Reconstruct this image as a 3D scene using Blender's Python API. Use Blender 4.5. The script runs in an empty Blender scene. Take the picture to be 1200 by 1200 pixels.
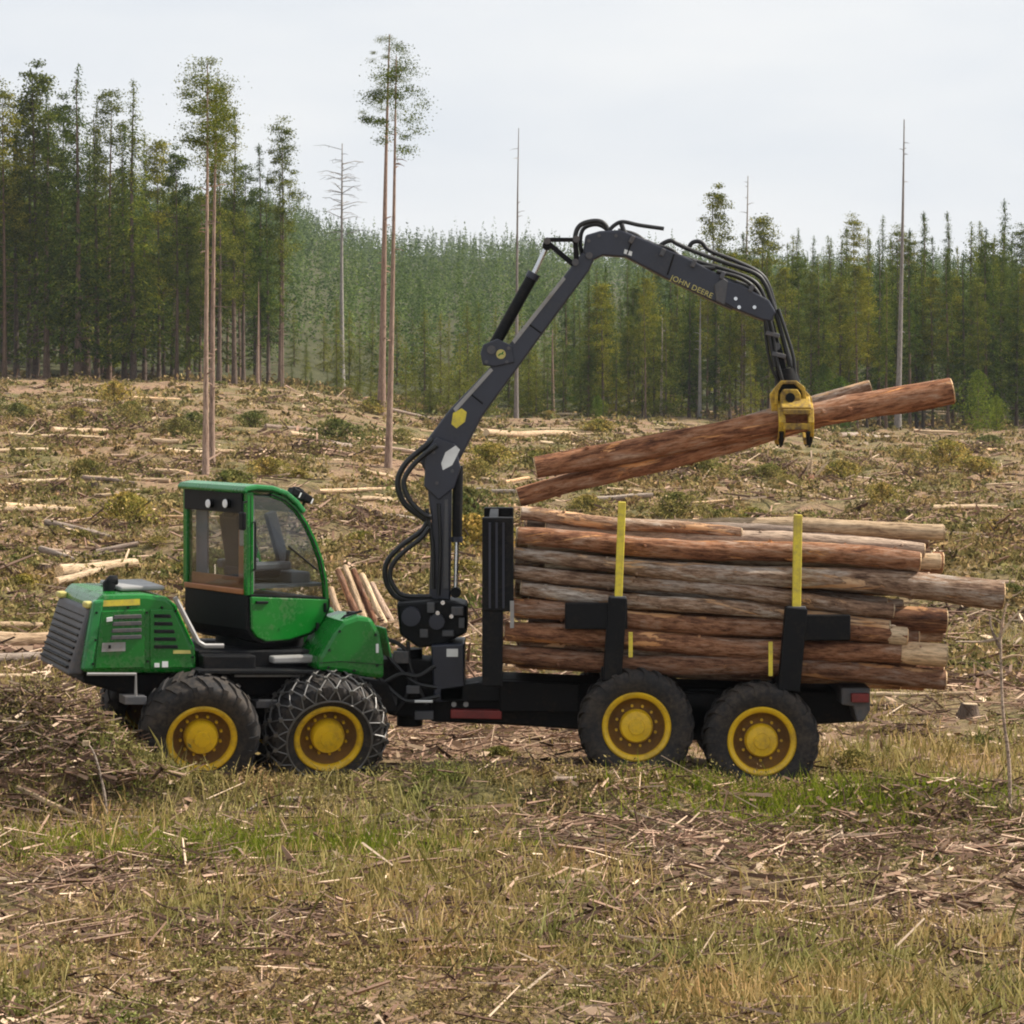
import bpy, math, random
import numpy as np
from mathutils import Vector, Matrix

# ------------------------------------------------------------------ camera, world, sun, exposure
SC = bpy.context.scene
COL = SC.collection
D, H, F, HY = 33.0, 4.67, 3355.0, 430.0       # camera distance, height, focal length and horizon row in photo pixels
cam_d = bpy.data.cameras.new('camera')
cam = bpy.data.objects.new('camera', cam_d)
COL.objects.link(cam)
cam.location = (0, -D, H)
cam.rotation_euler = (math.radians(90), 0, 0)
cam_d.sensor_width = 36.0
cam_d.lens = 36.0 * F / 1200.0
cam_d.shift_y = -(600.0 - HY) / 1200.0
cam_d.clip_start = 0.5
cam_d.clip_end = 8000
SC.camera = cam

SUN_EL, SUN_AZ = math.radians(46), math.radians(12)    # azimuth measured from +X, away from the camera is positive
L = Vector((math.cos(SUN_EL) * math.cos(SUN_AZ), math.cos(SUN_EL) * math.sin(SUN_AZ), math.sin(SUN_EL)))
world = bpy.data.worlds.new('World')
SC.world = world
world.use_nodes = True
wn, wl = world.node_tree.nodes, world.node_tree.links
wn.clear()
w_out = wn.new('ShaderNodeOutputWorld')
w_bg = wn.new('ShaderNodeBackground')
w_sky = wn.new('ShaderNodeTexSky')
w_sky.sky_type = 'NISHITA'
w_sky.sun_disc = False
w_sky.sun_elevation = SUN_EL
w_sky.sun_rotation = math.atan2(L.x, L.y)
w_sky.dust_density = 3.0
w_bg.inputs['Strength'].default_value = 0.063
# thin bright cloud over the whole sky
w_tc = wn.new('ShaderNodeTexCoord')
w_map = wn.new('ShaderNodeMapping')
w_map.inputs['Scale'].default_value = (1.6, 1.6, 6.0)
w_no = wn.new('ShaderNodeTexNoise')
w_no.inputs['Scale'].default_value = 3.0
w_no.inputs['Detail'].default_value = 6.0
w_rp = wn.new('ShaderNodeValToRGB')
w_rp.color_ramp.elements[0].position = 0.32
w_rp.color_ramp.elements[0].color = (8.6, 9.1, 9.8, 1)
w_rp.color_ramp.elements[1].position = 0.68
w_rp.color_ramp.elements[1].color = (10.4, 10.5, 10.6, 1)
w_mix = wn.new('ShaderNodeMixRGB')
w_mix.inputs['Fac'].default_value = 0.9
wl.new(w_tc.outputs['Generated'], w_map.inputs['Vector'])
wl.new(w_map.outputs['Vector'], w_no.inputs['Vector'])
wl.new(w_no.outputs['Fac'], w_rp.inputs['Fac'])
wl.new(w_sky.outputs['Color'], w_mix.inputs[1])
wl.new(w_rp.outputs['Color'], w_mix.inputs[2])
wl.new(w_mix.outputs['Color'], w_bg.inputs['Color'])
wl.new(w_bg.outputs['Background'], w_out.inputs['Surface'])

sun_d = bpy.data.lights.new('sun', 'SUN')
sun_d.energy = 5.0
sun_d.angle = math.radians(0.8)
sun_d.color = (1.0, 0.93, 0.82)
sun = bpy.data.objects.new('sun', sun_d)
COL.objects.link(sun)
sun.rotation_euler = (-L).to_track_quat('-Z', 'Y').to_euler()
sun.location = (40, -20, 60)

SC.view_settings.view_transform = 'Standard'
SC.view_settings.look = 'None'
SC.view_settings.exposure = 0.58
SC.view_settings.gamma = 1.0
SC.view_settings.use_curve_mapping = False
SC.render.engine = 'CYCLES'
SC.cycles.max_bounces = 6
SC.cycles.diffuse_bounces = 3
SC.cycles.transparent_max_bounces = 12
SC.cycles.filter_width = 2.0

rng = np.random.default_rng(7)
random.seed(7)

# ------------------------------------------------------------------ material helpers
def new_mat(name):
    m = bpy.data.materials.new(name)
    m.use_nodes = True
    nt = m.node_tree
    b = nt.nodes['Principled BSDF']
    return m, nt, b

def noise(nt, vec, scale, detail=4, rough=0.6, dist=0.0):
    n = nt.nodes.new('ShaderNodeTexNoise')
    n.inputs['Scale'].default_value = scale
    n.inputs['Detail'].default_value = detail
    n.inputs['Roughness'].default_value = rough
    n.inputs['Distortion'].default_value = dist
    if vec is not None:
        nt.links.new(vec, n.inputs['Vector'])
    return n.outputs['Fac']

def ramp(nt, fac, stops, interp='LINEAR'):
    r = nt.nodes.new('ShaderNodeValToRGB')
    r.color_ramp.interpolation = interp
    while len(r.color_ramp.elements) < len(stops):
        r.color_ramp.elements.new(0.5)
    for e, (p, c) in zip(r.color_ramp.elements, stops):
        e.position = p
        e.color = tuple(c) + (1,) if len(c) == 3 else c
    nt.links.new(fac, r.inputs['Fac'])
    return r.outputs['Color']

def mix(nt, fac, a, b, mode='MIX'):
    n = nt.nodes.new('ShaderNodeMixRGB')
    n.blend_type = mode
    for sock, v in ((n.inputs['Fac'], fac), (n.inputs[1], a), (n.inputs[2], b)):
        if isinstance(v, (int, float)):
            sock.default_value = v
        elif isinstance(v, tuple):
            sock.default_value = v + (1,) if len(v) == 3 else v
        else:
            nt.links.new(v, sock)
    return n.outputs['Color']

def step(nt, fac, lo, hi):
    n = nt.nodes.new('ShaderNodeMapRange')
    n.inputs['From Min'].default_value = lo
    n.inputs['From Max'].default_value = hi
    nt.links.new(fac, n.inputs['Value'])
    return n.outputs['Result']

def geo_pos(nt):
    return nt.nodes.new('ShaderNodeNewGeometry').outputs['Position']

def obj_co(nt, scale=(1, 1, 1)):
    t = nt.nodes.new('ShaderNodeTexCoord')
    m = nt.nodes.new('ShaderNodeMapping')
    m.inputs['Scale'].default_value = scale
    nt.links.new(t.outputs['Object'], m.inputs['Vector'])
    return m.outputs['Vector']

def island(nt):
    return nt.nodes.new('ShaderNodeNewGeometry').outputs['Random Per Island']

def obj_rand(nt):
    return nt.nodes.new('ShaderNodeObjectInfo').outputs['Random']

def bump(nt, b, height, strength=0.4, dist=0.02):
    n = nt.nodes.new('ShaderNodeBump')
    n.inputs['Strength'].default_value = strength
    n.inputs['Distance'].default_value = dist
    nt.links.new(height, n.inputs['Height'])
    nt.links.new(n.outputs['Normal'], b.inputs['Normal'])

def paint(name, col, rough=0.4, dirt=(0.20, 0.14, 0.09), dirt_amt=0.35, metal=0.0, spec=0.5):
    """Worn paint or metal: colour, a slow tone drift, dust and mud in blotches."""
    m, nt, b = new_mat(name)
    p = geo_pos(nt)
    n1 = noise(nt, p, 3.0, 5)
    n2 = noise(nt, p, 22.0, 4)
    c = mix(nt, step(nt, n1, 0.35, 0.7), col, tuple(v * 0.72 for v in col))
    d = mix(nt, 0.5, n1, n2)
    fac = step(nt, d, 0.62 - 0.28 * dirt_amt, 0.78 - 0.1 * dirt_amt)
    c = mix(nt, mix(nt, 1.0, fac, (dirt_amt * 1.4,) * 3, 'MULTIPLY'), c, dirt)
    nt.links.new(c, b.inputs['Base Color'])
    nt.links.new(mix(nt, fac, (rough,) * 3, (0.85,) * 3), b.inputs['Roughness'])
    b.inputs['Metallic'].default_value = metal
    b.inputs['Specular IOR Level'].default_value = spec
    bump(nt, b, n2, 0.12, 0.01)
    return m

M = {}
M['green'] = paint('green_paint', (0.003, 0.150, 0.013), 0.24, dirt=(0.16, 0.12, 0.075), dirt_amt=0.3)
M['green_lit'] = paint('green_lit_paint', (0.020, 0.200, 0.050), 0.24, dirt_amt=0.25)  # lighter green with sunlight painted in, for roof, hood corner, tank face
M['yellow'] = paint('yellow_paint', (0.74, 0.46, 0.012), 0.40, dirt=(0.22, 0.12, 0.04), dirt_amt=0.5)
M['grapple'] = paint('worn_grapple_yellow', (0.60, 0.37, 0.012), 0.45, dirt=(0.10, 0.06, 0.03), dirt_amt=0.85)
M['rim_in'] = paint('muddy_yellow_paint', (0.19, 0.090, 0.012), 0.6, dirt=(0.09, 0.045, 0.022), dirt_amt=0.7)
M['stake'] = paint('stake_yellow', (0.74, 0.60, 0.05), 0.5, dirt=(0.30, 0.21, 0.10), dirt_amt=0.6)
M['boom'] = paint('boom_charcoal', (0.022, 0.025, 0.040), 0.38, dirt=(0.10, 0.095, 0.09), dirt_amt=0.25)
M['black'] = paint('black_steel', (0.007, 0.0075, 0.009), 0.5, dirt=(0.045, 0.036, 0.028), dirt_amt=0.4, spec=0.14)
M['chassis'] = paint('chassis_black', (0.009, 0.0085, 0.009), 0.65, dirt=(0.06, 0.042, 0.030), dirt_amt=0.4, spec=0.12)
M['navy'] = paint('navy_steel', (0.016, 0.019, 0.035), 0.4, dirt=(0.07, 0.06, 0.055), dirt_amt=0.25)
M['rubber'] = paint('tyre_rubber', (0.022, 0.021, 0.022), 0.8, dirt=(0.085, 0.066, 0.050), dirt_amt=0.65, spec=0.25)
M['hose'] = paint('hose_rubber', (0.010, 0.010, 0.011), 0.5, dirt=(0.08, 0.07, 0.06), dirt_amt=0.2)
M['grey'] = paint('grey_steel', (0.30, 0.29, 0.28), 0.45, dirt_amt=0.4)
M['grille'] = paint('grille_grey', (0.075, 0.075, 0.082), 0.6, dirt=(0.16, 0.13, 0.11), dirt_amt=0.5)
M['chain'] = paint('chain_steel', (0.16, 0.155, 0.15), 0.5, dirt=(0.16, 0.11, 0.07), dirt_amt=0.4, metal=0.6)
M['chrome'] = paint('piston_rod', (0.72, 0.73, 0.74), 0.18, dirt_amt=0.05, metal=0.9)
M['white'] = paint('white_paint', (0.78, 0.78, 0.76), 0.4, dirt_amt=0.15)
M['red'] = paint('red_paint', (0.20, 0.015, 0.012), 0.5, dirt=(0.05, 0.03, 0.025), dirt_amt=0.5)
M['letter'] = paint('lettering_yellow', (0.55, 0.48, 0.14), 0.5, dirt_amt=0.1)
M['tan'] = paint('tan_lining', (0.36, 0.13, 0.04), 0.5, dirt_amt=0.1)
M['seat'] = paint('seat_fabric', (0.030, 0.030, 0.042), 0.85, dirt_amt=0.15)
M['console'] = paint('console_plastic', (0.12, 0.12, 0.13), 0.55, dirt_amt=0.15)
M['liner'] = paint('cab_liner', (0.34, 0.31, 0.29), 0.7, dirt_amt=0.15)
M['sky_reflection'] = paint('sky_reflection_grey', (0.16, 0.18, 0.23), 0.5, dirt_amt=0.1)  # sky reflection in the side window, put into the colour
M['lamp'] = paint('lamp_lens', (0.85, 0.85, 0.86), 0.15, dirt_amt=0.0)

def glass_mat():
    m = bpy.data.materials.new('cab_glass')
    m.use_nodes = True
    nt = m.node_tree
    nt.nodes.clear()
    o = nt.nodes.new('ShaderNodeOutputMaterial')
    mx = nt.nodes.new('ShaderNodeMixShader')
    t = nt.nodes.new('ShaderNodeBsdfTransparent')
    t.inputs['Color'].default_value = (0.84, 0.87, 0.88, 1)
    g = nt.nodes.new('ShaderNodeBsdfGlossy')
    g.inputs['Roughness'].default_value = 0.04
    lw = nt.nodes.new('ShaderNodeLayerWeight')
    lw.inputs['Blend'].default_value = 0.5
    pw = nt.nodes.new('ShaderNodeMath'); pw.operation = 'POWER'; pw.inputs[1].default_value = 4.5
    ma = nt.nodes.new('ShaderNodeMath'); ma.operation = 'MULTIPLY_ADD'; ma.inputs[1].default_value = 0.75; ma.inputs[2].default_value = 0.04
    nt.links.new(lw.outputs['Facing'], pw.inputs[0])
    nt.links.new(pw.outputs[0], ma.inputs[0])
    nt.links.new(ma.outputs[0], mx.inputs['Fac'])
    nt.links.new(t.outputs['BSDF'], mx.inputs[1])
    nt.links.new(g.outputs['BSDF'], mx.inputs[2])
    nt.links.new(mx.outputs['Shader'], o.inputs['Surface'])
    return m
M['glass'] = glass_mat()

def leaf_mat(name, stops, trans=0.35, drift=6.0, drift_cols=((0.75, 0.75, 0.75), (1.25, 1.2, 1.1)), use_obj=True):
    m = bpy.data.materials.new(name)
    m.use_nodes = True
    nt = m.node_tree
    nt.nodes.clear()
    o = nt.nodes.new('ShaderNodeOutputMaterial')
    c = ramp(nt, island(nt), stops)
    n = noise(nt, geo_pos(nt), 1.0 / drift, 3)
    c = mix(nt, 1.0, c, ramp(nt, n, [(0.3, drift_cols[0]), (0.7, drift_cols[1])]), 'MULTIPLY')
    if use_obj:
        c = mix(nt, 1.0, c, ramp(nt, obj_rand(nt), [(0, (0.52, 0.66, 0.66)), (0.5, (1.0, 1.0, 0.95)), (1, (1.55, 1.35, 0.95))]), 'MULTIPLY')
    d = nt.nodes.new('ShaderNodeBsdfDiffuse')
    t = nt.nodes.new('ShaderNodeBsdfTranslucent')
    mx = nt.nodes.new('ShaderNodeMixShader')
    mx.inputs['Fac'].default_value = trans
    nt.links.new(c, d.inputs['Color'])
    nt.links.new(c, t.inputs['Color'])
    nt.links.new(d.outputs['BSDF'], mx.inputs[1])
    nt.links.new(t.outputs['BSDF'], mx.inputs[2])
    nt.links.new(mx.outputs['Shader'], o.inputs['Surface'])
    return m

M['spruce'] = leaf_mat('spruce_needles', [(0, (0.026, 0.050, 0.012)), (0.5, (0.078, 0.112, 0.023)), (1, (0.18, 0.20, 0.038))], 0.33, 3.0, ((0.50, 0.58, 0.60), (1.5, 1.4, 1.1)))
M['pine'] = leaf_mat('pine_needles', [(0, (0.044, 0.064, 0.014)), (0.5, (0.118, 0.142, 0.028)), (1, (0.25, 0.25, 0.052))], 0.38, 3.0, ((0.50, 0.58, 0.58), (1.5, 1.38, 1.1)))
M['young'] = leaf_mat('young_leaves', [(0, (0.06, 0.10, 0.015)), (0.6, (0.13, 0.19, 0.025)), (1, (0.22, 0.27, 0.05))], 0.4)
M['hill'] = leaf_mat('far_forest_needles', [(0, (0.048, 0.080, 0.030)), (0.55, (0.090, 0.135, 0.044)), (1, (0.155, 0.200, 0.066))], 0.35, 8.0, ((0.42, 0.52, 0.58), (1.55, 1.45, 1.15)), False)
M['shrub'] = leaf_mat('shrub_leaves', [(0, (0.075, 0.080, 0.028)), (0.5, (0.20, 0.19, 0.065)), (1, (0.42, 0.35, 0.15))], 0.35, 1.2, ((0.6, 0.75, 0.6), (1.4, 1.15, 1.1)))
M['heather'] = leaf_mat('heather_leaves', [(0, (0.06, 0.052, 0.026)), (0.5, (0.20, 0.170, 0.078)), (1, (0.44, 0.35, 0.19))], 0.3, 2.4, ((0.50, 0.70, 0.42), (1.35, 1.05, 1.0)), False)
M['scrub'] = leaf_mat('scrub_leaves', [(0, (0.055, 0.044, 0.022)), (0.45, (0.21, 0.175, 0.080)), (1, (0.50, 0.40, 0.23))], 0.25, 1.1, ((0.48, 0.74, 0.34), (1.3, 1.05, 1.0)), False)
M['grass'] = leaf_mat('grass_blades', [(0, (0.17, 0.15, 0.055)), (0.45, (0.40, 0.32, 0.145)), (1, (0.72, 0.57, 0.34))], 0.35, 1.6, ((0.62, 0.80, 0.5), (1.15, 0.98, 0.9)), False)
M['twig'] = leaf_mat('slash_twigs', [(0, (0.05, 0.033, 0.025)), (0.5, (0.19, 0.125, 0.092)), (0.82, (0.40, 0.28, 0.21)), (1, (0.72, 0.58, 0.42))], 0.0, 2.0, ((0.7, 0.7, 0.7), (1.25, 1.15, 1.1)), False)
M['chip'] = leaf_mat('wood_chips', [(0, (0.15, 0.088, 0.058)), (0.6, (0.34, 0.225, 0.155)), (1, (0.66, 0.50, 0.35))], 0.0, 2.0, ((0.8, 0.8, 0.8), (1.1, 1.1, 1.1)), False)

def bark_mat(name, cols, sc=(0.8, 5, 5), rnd=True, rough=0.9, peel=None):
    m, nt, b = new_mat(name)
    o = obj_co(nt, sc)
    if rnd:
        a = nt.nodes.new('ShaderNodeVectorMath')
        a.operation = 'ADD'
        s = nt.nodes.new('ShaderNodeVectorMath')
        s.operation = 'SCALE'
        s.inputs[0].default_value = (37, 11, 23)
        nt.links.new(obj_rand(nt), s.inputs['Scale'])
        nt.links.new(o, a.inputs[0])
        nt.links.new(s.outputs['Vector'], a.inputs[1])
        o = a.outputs['Vector']
    n1 = noise(nt, o, 1.1, 6, 0.7, 0.6)
    n2 = noise(nt, o, 6.0, 6, 0.75)
    k = mix(nt, 0.35, n1, n2)
    c = ramp(nt, k, cols)
    c = mix(nt, 0.7, c, ramp(nt, n2, [(0.36, (0.22, 0.20, 0.19)), (0.52, (1.0, 1.0, 1.0)), (0.66, (1.3, 1.28, 1.25))]), 'MULTIPLY')
    h = n2
    if peel:                                   # torn bark: hard-edged patches of bare wood
        n3 = noise(nt, o, 0.75, 7, 0.72, 1.2)
        f = step(nt, n3, peel[0], peel[0] + 0.018)
        w = ramp(nt, noise(nt, o, 3.0, 4), [(0.35, peel[1]), (0.65, peel[2])])
        c = mix(nt, f, c, w)
        h = mix(nt, f, n2, (0.28, 0.28, 0.28))
    if rnd:
        c = mix(nt, 1.0, c, ramp(nt, obj_rand(nt), [(0, (0.72, 0.66, 0.64)), (0.5, (1, 1, 1)), (1, (1.42, 1.22, 1.05))]), 'MULTIPLY')
    nt.links.new(c, b.inputs['Base Color'])
    b.inputs['Roughness'].default_value = rough
    b.inputs['Specular IOR Level'].default_value = 0.2
    bump(nt, b, h, 1.0, 0.03)
    return m

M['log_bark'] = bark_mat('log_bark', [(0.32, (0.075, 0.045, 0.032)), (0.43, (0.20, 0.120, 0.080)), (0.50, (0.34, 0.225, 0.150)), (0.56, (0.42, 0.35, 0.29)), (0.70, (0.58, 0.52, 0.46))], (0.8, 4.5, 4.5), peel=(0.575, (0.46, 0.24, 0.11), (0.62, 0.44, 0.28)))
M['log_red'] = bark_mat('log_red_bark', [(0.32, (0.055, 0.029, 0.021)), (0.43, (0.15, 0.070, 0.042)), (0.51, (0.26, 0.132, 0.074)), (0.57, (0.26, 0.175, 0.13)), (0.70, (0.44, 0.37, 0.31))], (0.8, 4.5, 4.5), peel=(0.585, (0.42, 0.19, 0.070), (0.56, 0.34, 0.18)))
M['log_pale'] = bark_mat('debarked_wood', [(0.25, (0.30, 0.19, 0.11)), (0.45, (0.55, 0.40, 0.25)), (0.7, (0.74, 0.60, 0.42))], (0.7, 5, 5))
M['log_grey'] = bark_mat('weathered_wood', [(0.25, (0.17, 0.13, 0.11)), (0.45, (0.33, 0.26, 0.21)), (0.7, (0.50, 0.42, 0.34))], (0.7, 5, 5))
M['cut'] = bark_mat('cut_wood', [(0.25, (0.52, 0.36, 0.20)), (0.5, (0.72, 0.56, 0.36)), (0.75, (0.82, 0.70, 0.50))], (8, 8, 8))
M['trunk'] = bark_mat('tree_bark', [(0.28, (0.055, 0.040, 0.033)), (0.5, (0.12, 0.088, 0.070)), (0.75, (0.20, 0.16, 0.13))], (4, 4, 0.8))
M['pole_bark'] = bark_mat('bare_pine_bark', [(0.28, (0.15, 0.095, 0.072)), (0.48, (0.31, 0.215, 0.165)), (0.75, (0.42, 0.33, 0.27))], (4, 4, 0.5))
M['grey_pole'] = bark_mat('grey_dead_bark', [(0.28, (0.15, 0.145, 0.135)), (0.5, (0.28, 0.265, 0.25)), (0.75, (0.38, 0.36, 0.34))], (4, 4, 0.5))

def ground_mat():
    m, nt, b = new_mat('clearing_soil')
    p = geo_pos(nt)
    big = noise(nt, p, 0.13, 5, 0.6)
    mid = noise(nt, p, 0.9, 6, 0.72)
    fine = noise(nt, p, 9.0, 5, 0.75)
    c1 = ramp(nt, mid, [(0.30, (0.055, 0.036, 0.022)), (0.42, (0.17, 0.105, 0.066)), (0.50, (0.32, 0.205, 0.135)), (0.60, (0.20, 0.145, 0.076)), (0.70, (0.46, 0.30, 0.205))])
    c2 = ramp(nt, mid, [(0.32, (0.058, 0.052, 0.022)), (0.46, (0.125, 0.110, 0.045)), (0.56, (0.20, 0.160, 0.078)), (0.72, (0.30, 0.20, 0.13))])
    c = mix(nt, step(nt, big, 0.42, 0.58), c1, c2)
    # mossy forest floor under the trees beyond the clearing
    sx = nt.nodes.new('ShaderNodeSeparateXYZ')
    nt.links.new(p, sx.inputs['Vector'])
    c = mix(nt, step(nt, sx.outputs['Y'], 240.0, 262.0), c, ramp(nt, mid, [(0.35, (0.035, 0.036, 0.018)), (0.6, (0.085, 0.085, 0.040))]))
    c = mix(nt, 0.85, c, ramp(nt, fine, [(0.30, (0.30, 0.28, 0.25)), (0.5, (0.95, 0.95, 0.95)), (0.70, (1.6, 1.5, 1.4))]), 'MULTIPLY')
    nt.links.new(c, b.inputs['Base Color'])
    b.inputs['Roughness'].default_value = 0.95
    b.inputs['Specular IOR Level'].default_value = 0.1
    bump(nt, b, mix(nt, 0.5, mid, fine), 1.0, 0.15)
    return m
M['ground'] = ground_mat()

# ------------------------------------------------------------------ object helpers
def tag(o, label=None, cat=None, group=None, kind=None):
    for k, v in (('label', label), ('category', cat), ('group', group), ('kind', kind)):
        if v:
            o[k] = v
    return o

def empty(name, loc=(0, 0, 0), rz=0.0, parent=None, label=None, cat=None, group=None):
    o = bpy.data.objects.new(name, None)
    COL.objects.link(o)
    o.location = loc
    o.rotation_euler = (0, 0, rz)
    o.empty_display_size = 0.2
    if parent:
        o.parent = parent
    return tag(o, label, cat, group)

def copy_tree(o, parent=None):
    c = o.copy()
    COL.objects.link(c)
    c.parent = parent
    for ch in list(o.children):
        copy_tree(ch, c)
    return c

class MB:
    """Collects vertices and faces and links them as ONE mesh object."""
    def __init__(s):
        s.v, s.f, s.m = [], [], []

    def add(s, verts, faces, mat=0):
        o = len(s.v)
        s.v.extend([tuple(float(c) for c in v) for v in verts])
        s.f.extend([tuple(i + o for i in f) for f in faces])
        s.m.extend([mat] * len(faces))
        return s

    def box(s, c, size, rot=None, mat=0):
        x, y, z = (k / 2 for k in size)
        vs = [Vector(p) for p in ((-x, -y, -z), (x, -y, -z), (x, y, -z), (-x, y, -z), (-x, -y, z), (x, -y, z), (x, y, z), (-x, y, z))]
        if rot is not None:
            vs = [rot @ v for v in vs]
        c = Vector(c)
        return s.add([v + c for v in vs], [(0, 3, 2, 1), (4, 5, 6, 7), (0, 1, 5, 4), (1, 2, 6, 5), (2, 3, 7, 6), (3, 0, 4, 7)], mat)

    def prism(s, poly, y0, y1, mat=0):
        """A polygon of (x, z) pairs pushed from y0 to y1."""
        n = len(poly)
        area = sum(poly[i][0] * poly[(i + 1) % n][1] - poly[(i + 1) % n][0] * poly[i][1] for i in range(n))
        if area < 0:
            poly = poly[::-1]
        vs = [(x, y0, z) for x, z in poly] + [(x, y1, z) for x, z in poly]
        fs = [tuple(range(n)), tuple(range(2 * n - 1, n - 1, -1))]
        fs += [(i, i + n, (i + 1) % n + n, (i + 1) % n) for i in range(n)]
        return s.add(vs, fs, mat)

    def bar(s, a, b, w, h, mat=0, up=(0, 0, 1)):
        """A box from a to b, w across and h along 'up'."""
        a, b = Vector(a), Vector(b)
        d = b - a
        x = d.normalized()
        y = Vector(up).cross(x)
        if y.length < 1e-5:
            y = Vector((0, 1, 0)).cross(x)
        y.normalize()
        z = x.cross(y)
        r = Matrix((x, y, z)).transposed()
        return s.box((a + b) / 2, (d.length, w, h), r, mat)

    def tube(s, pts, rad, n=8, mat=0, cap=True, wob=0.0):
        pts = [Vector(p) for p in pts]
        if isinstance(rad, (int, float)):
            rad = [rad] * len(pts)
        t0 = (pts[1] - pts[0]).normalized()
        u = t0.orthogonal().normalized()
        vs, fs = [], []
        for i, p in enumerate(pts):
            t = ((pts[min(i + 1, len(pts) - 1)] - pts[max(i - 1, 0)])).normalized()
            u = (u - t * u.dot(t)).normalized()
            w = t.cross(u)
            for k in range(n):
                a = 2 * math.pi * k / n
                r = rad[i] * (1 + (random.uniform(-wob, wob) if wob else 0))
                vs.append(p + (u * math.cos(a) + w * math.sin(a)) * r)
        for i in range(len(pts) - 1):
            for k in range(n):
                k2 = (k + 1) % n
                fs.append((i * n + k, i * n + k2, (i + 1) * n + k2, (i + 1) * n + k))
        if cap:
            fs.append(tuple(range(n - 1, -1, -1)))
            fs.append(tuple(range((len(pts) - 1) * n, len(pts) * n)))
        return s.add(vs, fs, mat)

    def lathe(s, prof, n=48, mat=0, closed=False):
        """Profile of (r, y) pairs turned about the y axis."""
        m = len(prof)
        vs, fs = [], []
        for k in range(n):
            a = 2 * math.pi * k / n
            for r, y in prof:
                vs.append((r * math.cos(a), y, r * math.sin(a)))
        for k in range(n):
            k2 = (k + 1) % n
            for i in range(m if closed else m - 1):
                j = (i + 1) % m
                fs.append((k * m + i, k * m + j, k2 * m + j, k2 * m + i))
        return s.add(vs, fs, mat)

    def build(s, name, mats, parent=None, smooth=None, bevel=0.0, loc=(0, 0, 0), rz=0.0):
        me = bpy.data.meshes.new(name)
        me.from_pydata(s.v, [], s.f)
        mats = mats if isinstance(mats, (list, tuple)) else [mats]
        for m in mats:
            me.materials.append(m)
        if len(mats) > 1:
            me.polygons.foreach_set('material_index', s.m)
        if smooth:
            me.polygons.foreach_set('use_smooth', [True] * len(me.polygons))
            me.set_sharp_from_angle(angle=math.radians(smooth))
        me.update()
        o = bpy.data.objects.new(name, me)
        COL.objects.link(o)
        o.location = loc
        o.rotation_euler = (0, 0, rz)
        if parent:
            o.parent = parent
        if bevel:
            b = o.modifiers.new('bevel', 'BEVEL')
            b.width = bevel
            b.segments = 2
            b.limit_method = 'ANGLE'
            b.angle_limit = math.radians(40)
        return o

def np_mesh(name, verts, faces, mat, parent=None, smooth=False, link=True):
    """verts (N,3), faces (M,k) arrays -> mesh object."""
    me = bpy.data.meshes.new(name)
    k = faces.shape[1]
    me.vertices.add(len(verts))
    me.vertices.foreach_set('co', np.ascontiguousarray(verts, dtype=np.float32).ravel())
    me.loops.add(faces.size)
    me.loops.foreach_set('vertex_index', np.ascontiguousarray(faces, dtype=np.int32).ravel())
    me.polygons.add(len(faces))
    me.polygons.foreach_set('loop_start', np.arange(0, faces.size, k, dtype=np.int32))
    me.polygons.foreach_set('loop_total', np.full(len(faces), k, dtype=np.int32))
    me.polygons.foreach_set('use_smooth', np.full(len(faces), smooth, dtype=bool))
    me.materials.append(mat)
    me.update(calc_edges=True)
    me.validate()
    o = bpy.data.objects.new(name, me)
    if link:
        COL.objects.link(o)
    if parent:
        o.parent = parent
    return o

def curve_pts(ctrl, n=10):
    """Catmull-Rom through the control points."""
    c = [Vector(p) for p in ctrl]
    c = [c[0] * 2 - c[1]] + c + [c[-1] * 2 - c[-2]]
    out = []
    for i in range(1, len(c) - 2):
        for k in range(n):
            t = k / n
            a, b, d, e = c[i - 1], c[i], c[i + 1], c[i + 2]
            out.append(0.5 * ((2 * b) + (d - a) * t + (2 * a - 5 * b + 4 * d - e) * t * t + (3 * b - a - 3 * d + e) * t ** 3))
    out.append(c[-2])
    return out

# ------------------------------------------------------------------ frames: a photo pixel on a plane of a frame -> that frame's coordinates
class Frame:
    def __init__(s, o, ang=0.0):
        s.o, s.a = Vector(o), ang
        s.R = Matrix.Rotation(ang, 3, 'Z')

    def on(s, px, py, axis, val):
        c = s.R.transposed() @ (Vector((0, -D, H)) - s.o)
        d = s.R.transposed() @ Vector(((px - 600) / F, 1, -(py - HY) / F))
        return c + d * ((val - c[axis]) / d[axis])

    def xz(s, px, py, y):
        p = s.on(px, py, 1, y)
        return (p.x, p.z)

    def poly(s, pts, y):
        return [s.xz(a, b, y) for a, b in pts]

    def world(s, p):
        return s.R @ Vector(p) + s.o

W0 = Frame((0, 0, 0), 0.0)
def P(px, py, y):
    return W0.on(px, py, 1, y)

# ------------------------------------------------------------------ terrain
def sstep(x, a, b):
    t = np.clip((x - a) / (b - a), 0, 1)
    return t * t * (3 - 2 * t)

_perm = np.random.default_rng(3).random((256, 256)).astype(np.float64)
def vnoise(x, y):
    xi, yi = np.floor(x).astype(int), np.floor(y).astype(int)
    fx, fy = x - xi, y - yi
    fx, fy = fx * fx * (3 - 2 * fx), fy * fy * (3 - 2 * fy)
    g = lambda a, b: _perm[a % 256, b % 256]
    return (g(xi, yi) * (1 - fx) + g(xi + 1, yi) * fx) * (1 - fy) + (g(xi, yi + 1) * (1 - fx) + g(xi + 1, yi + 1) * fx) * fy

def fbm(x, y, oct=4):
    s, a = 0.0, 0.5
    for k in range(oct):
        s = s + a * (vnoise(x + 17.3 * k, y + 9.1 * k) - 0.5)
        x, y, a = x * 2.03, y * 2.03, a * 0.5
    return s

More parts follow.
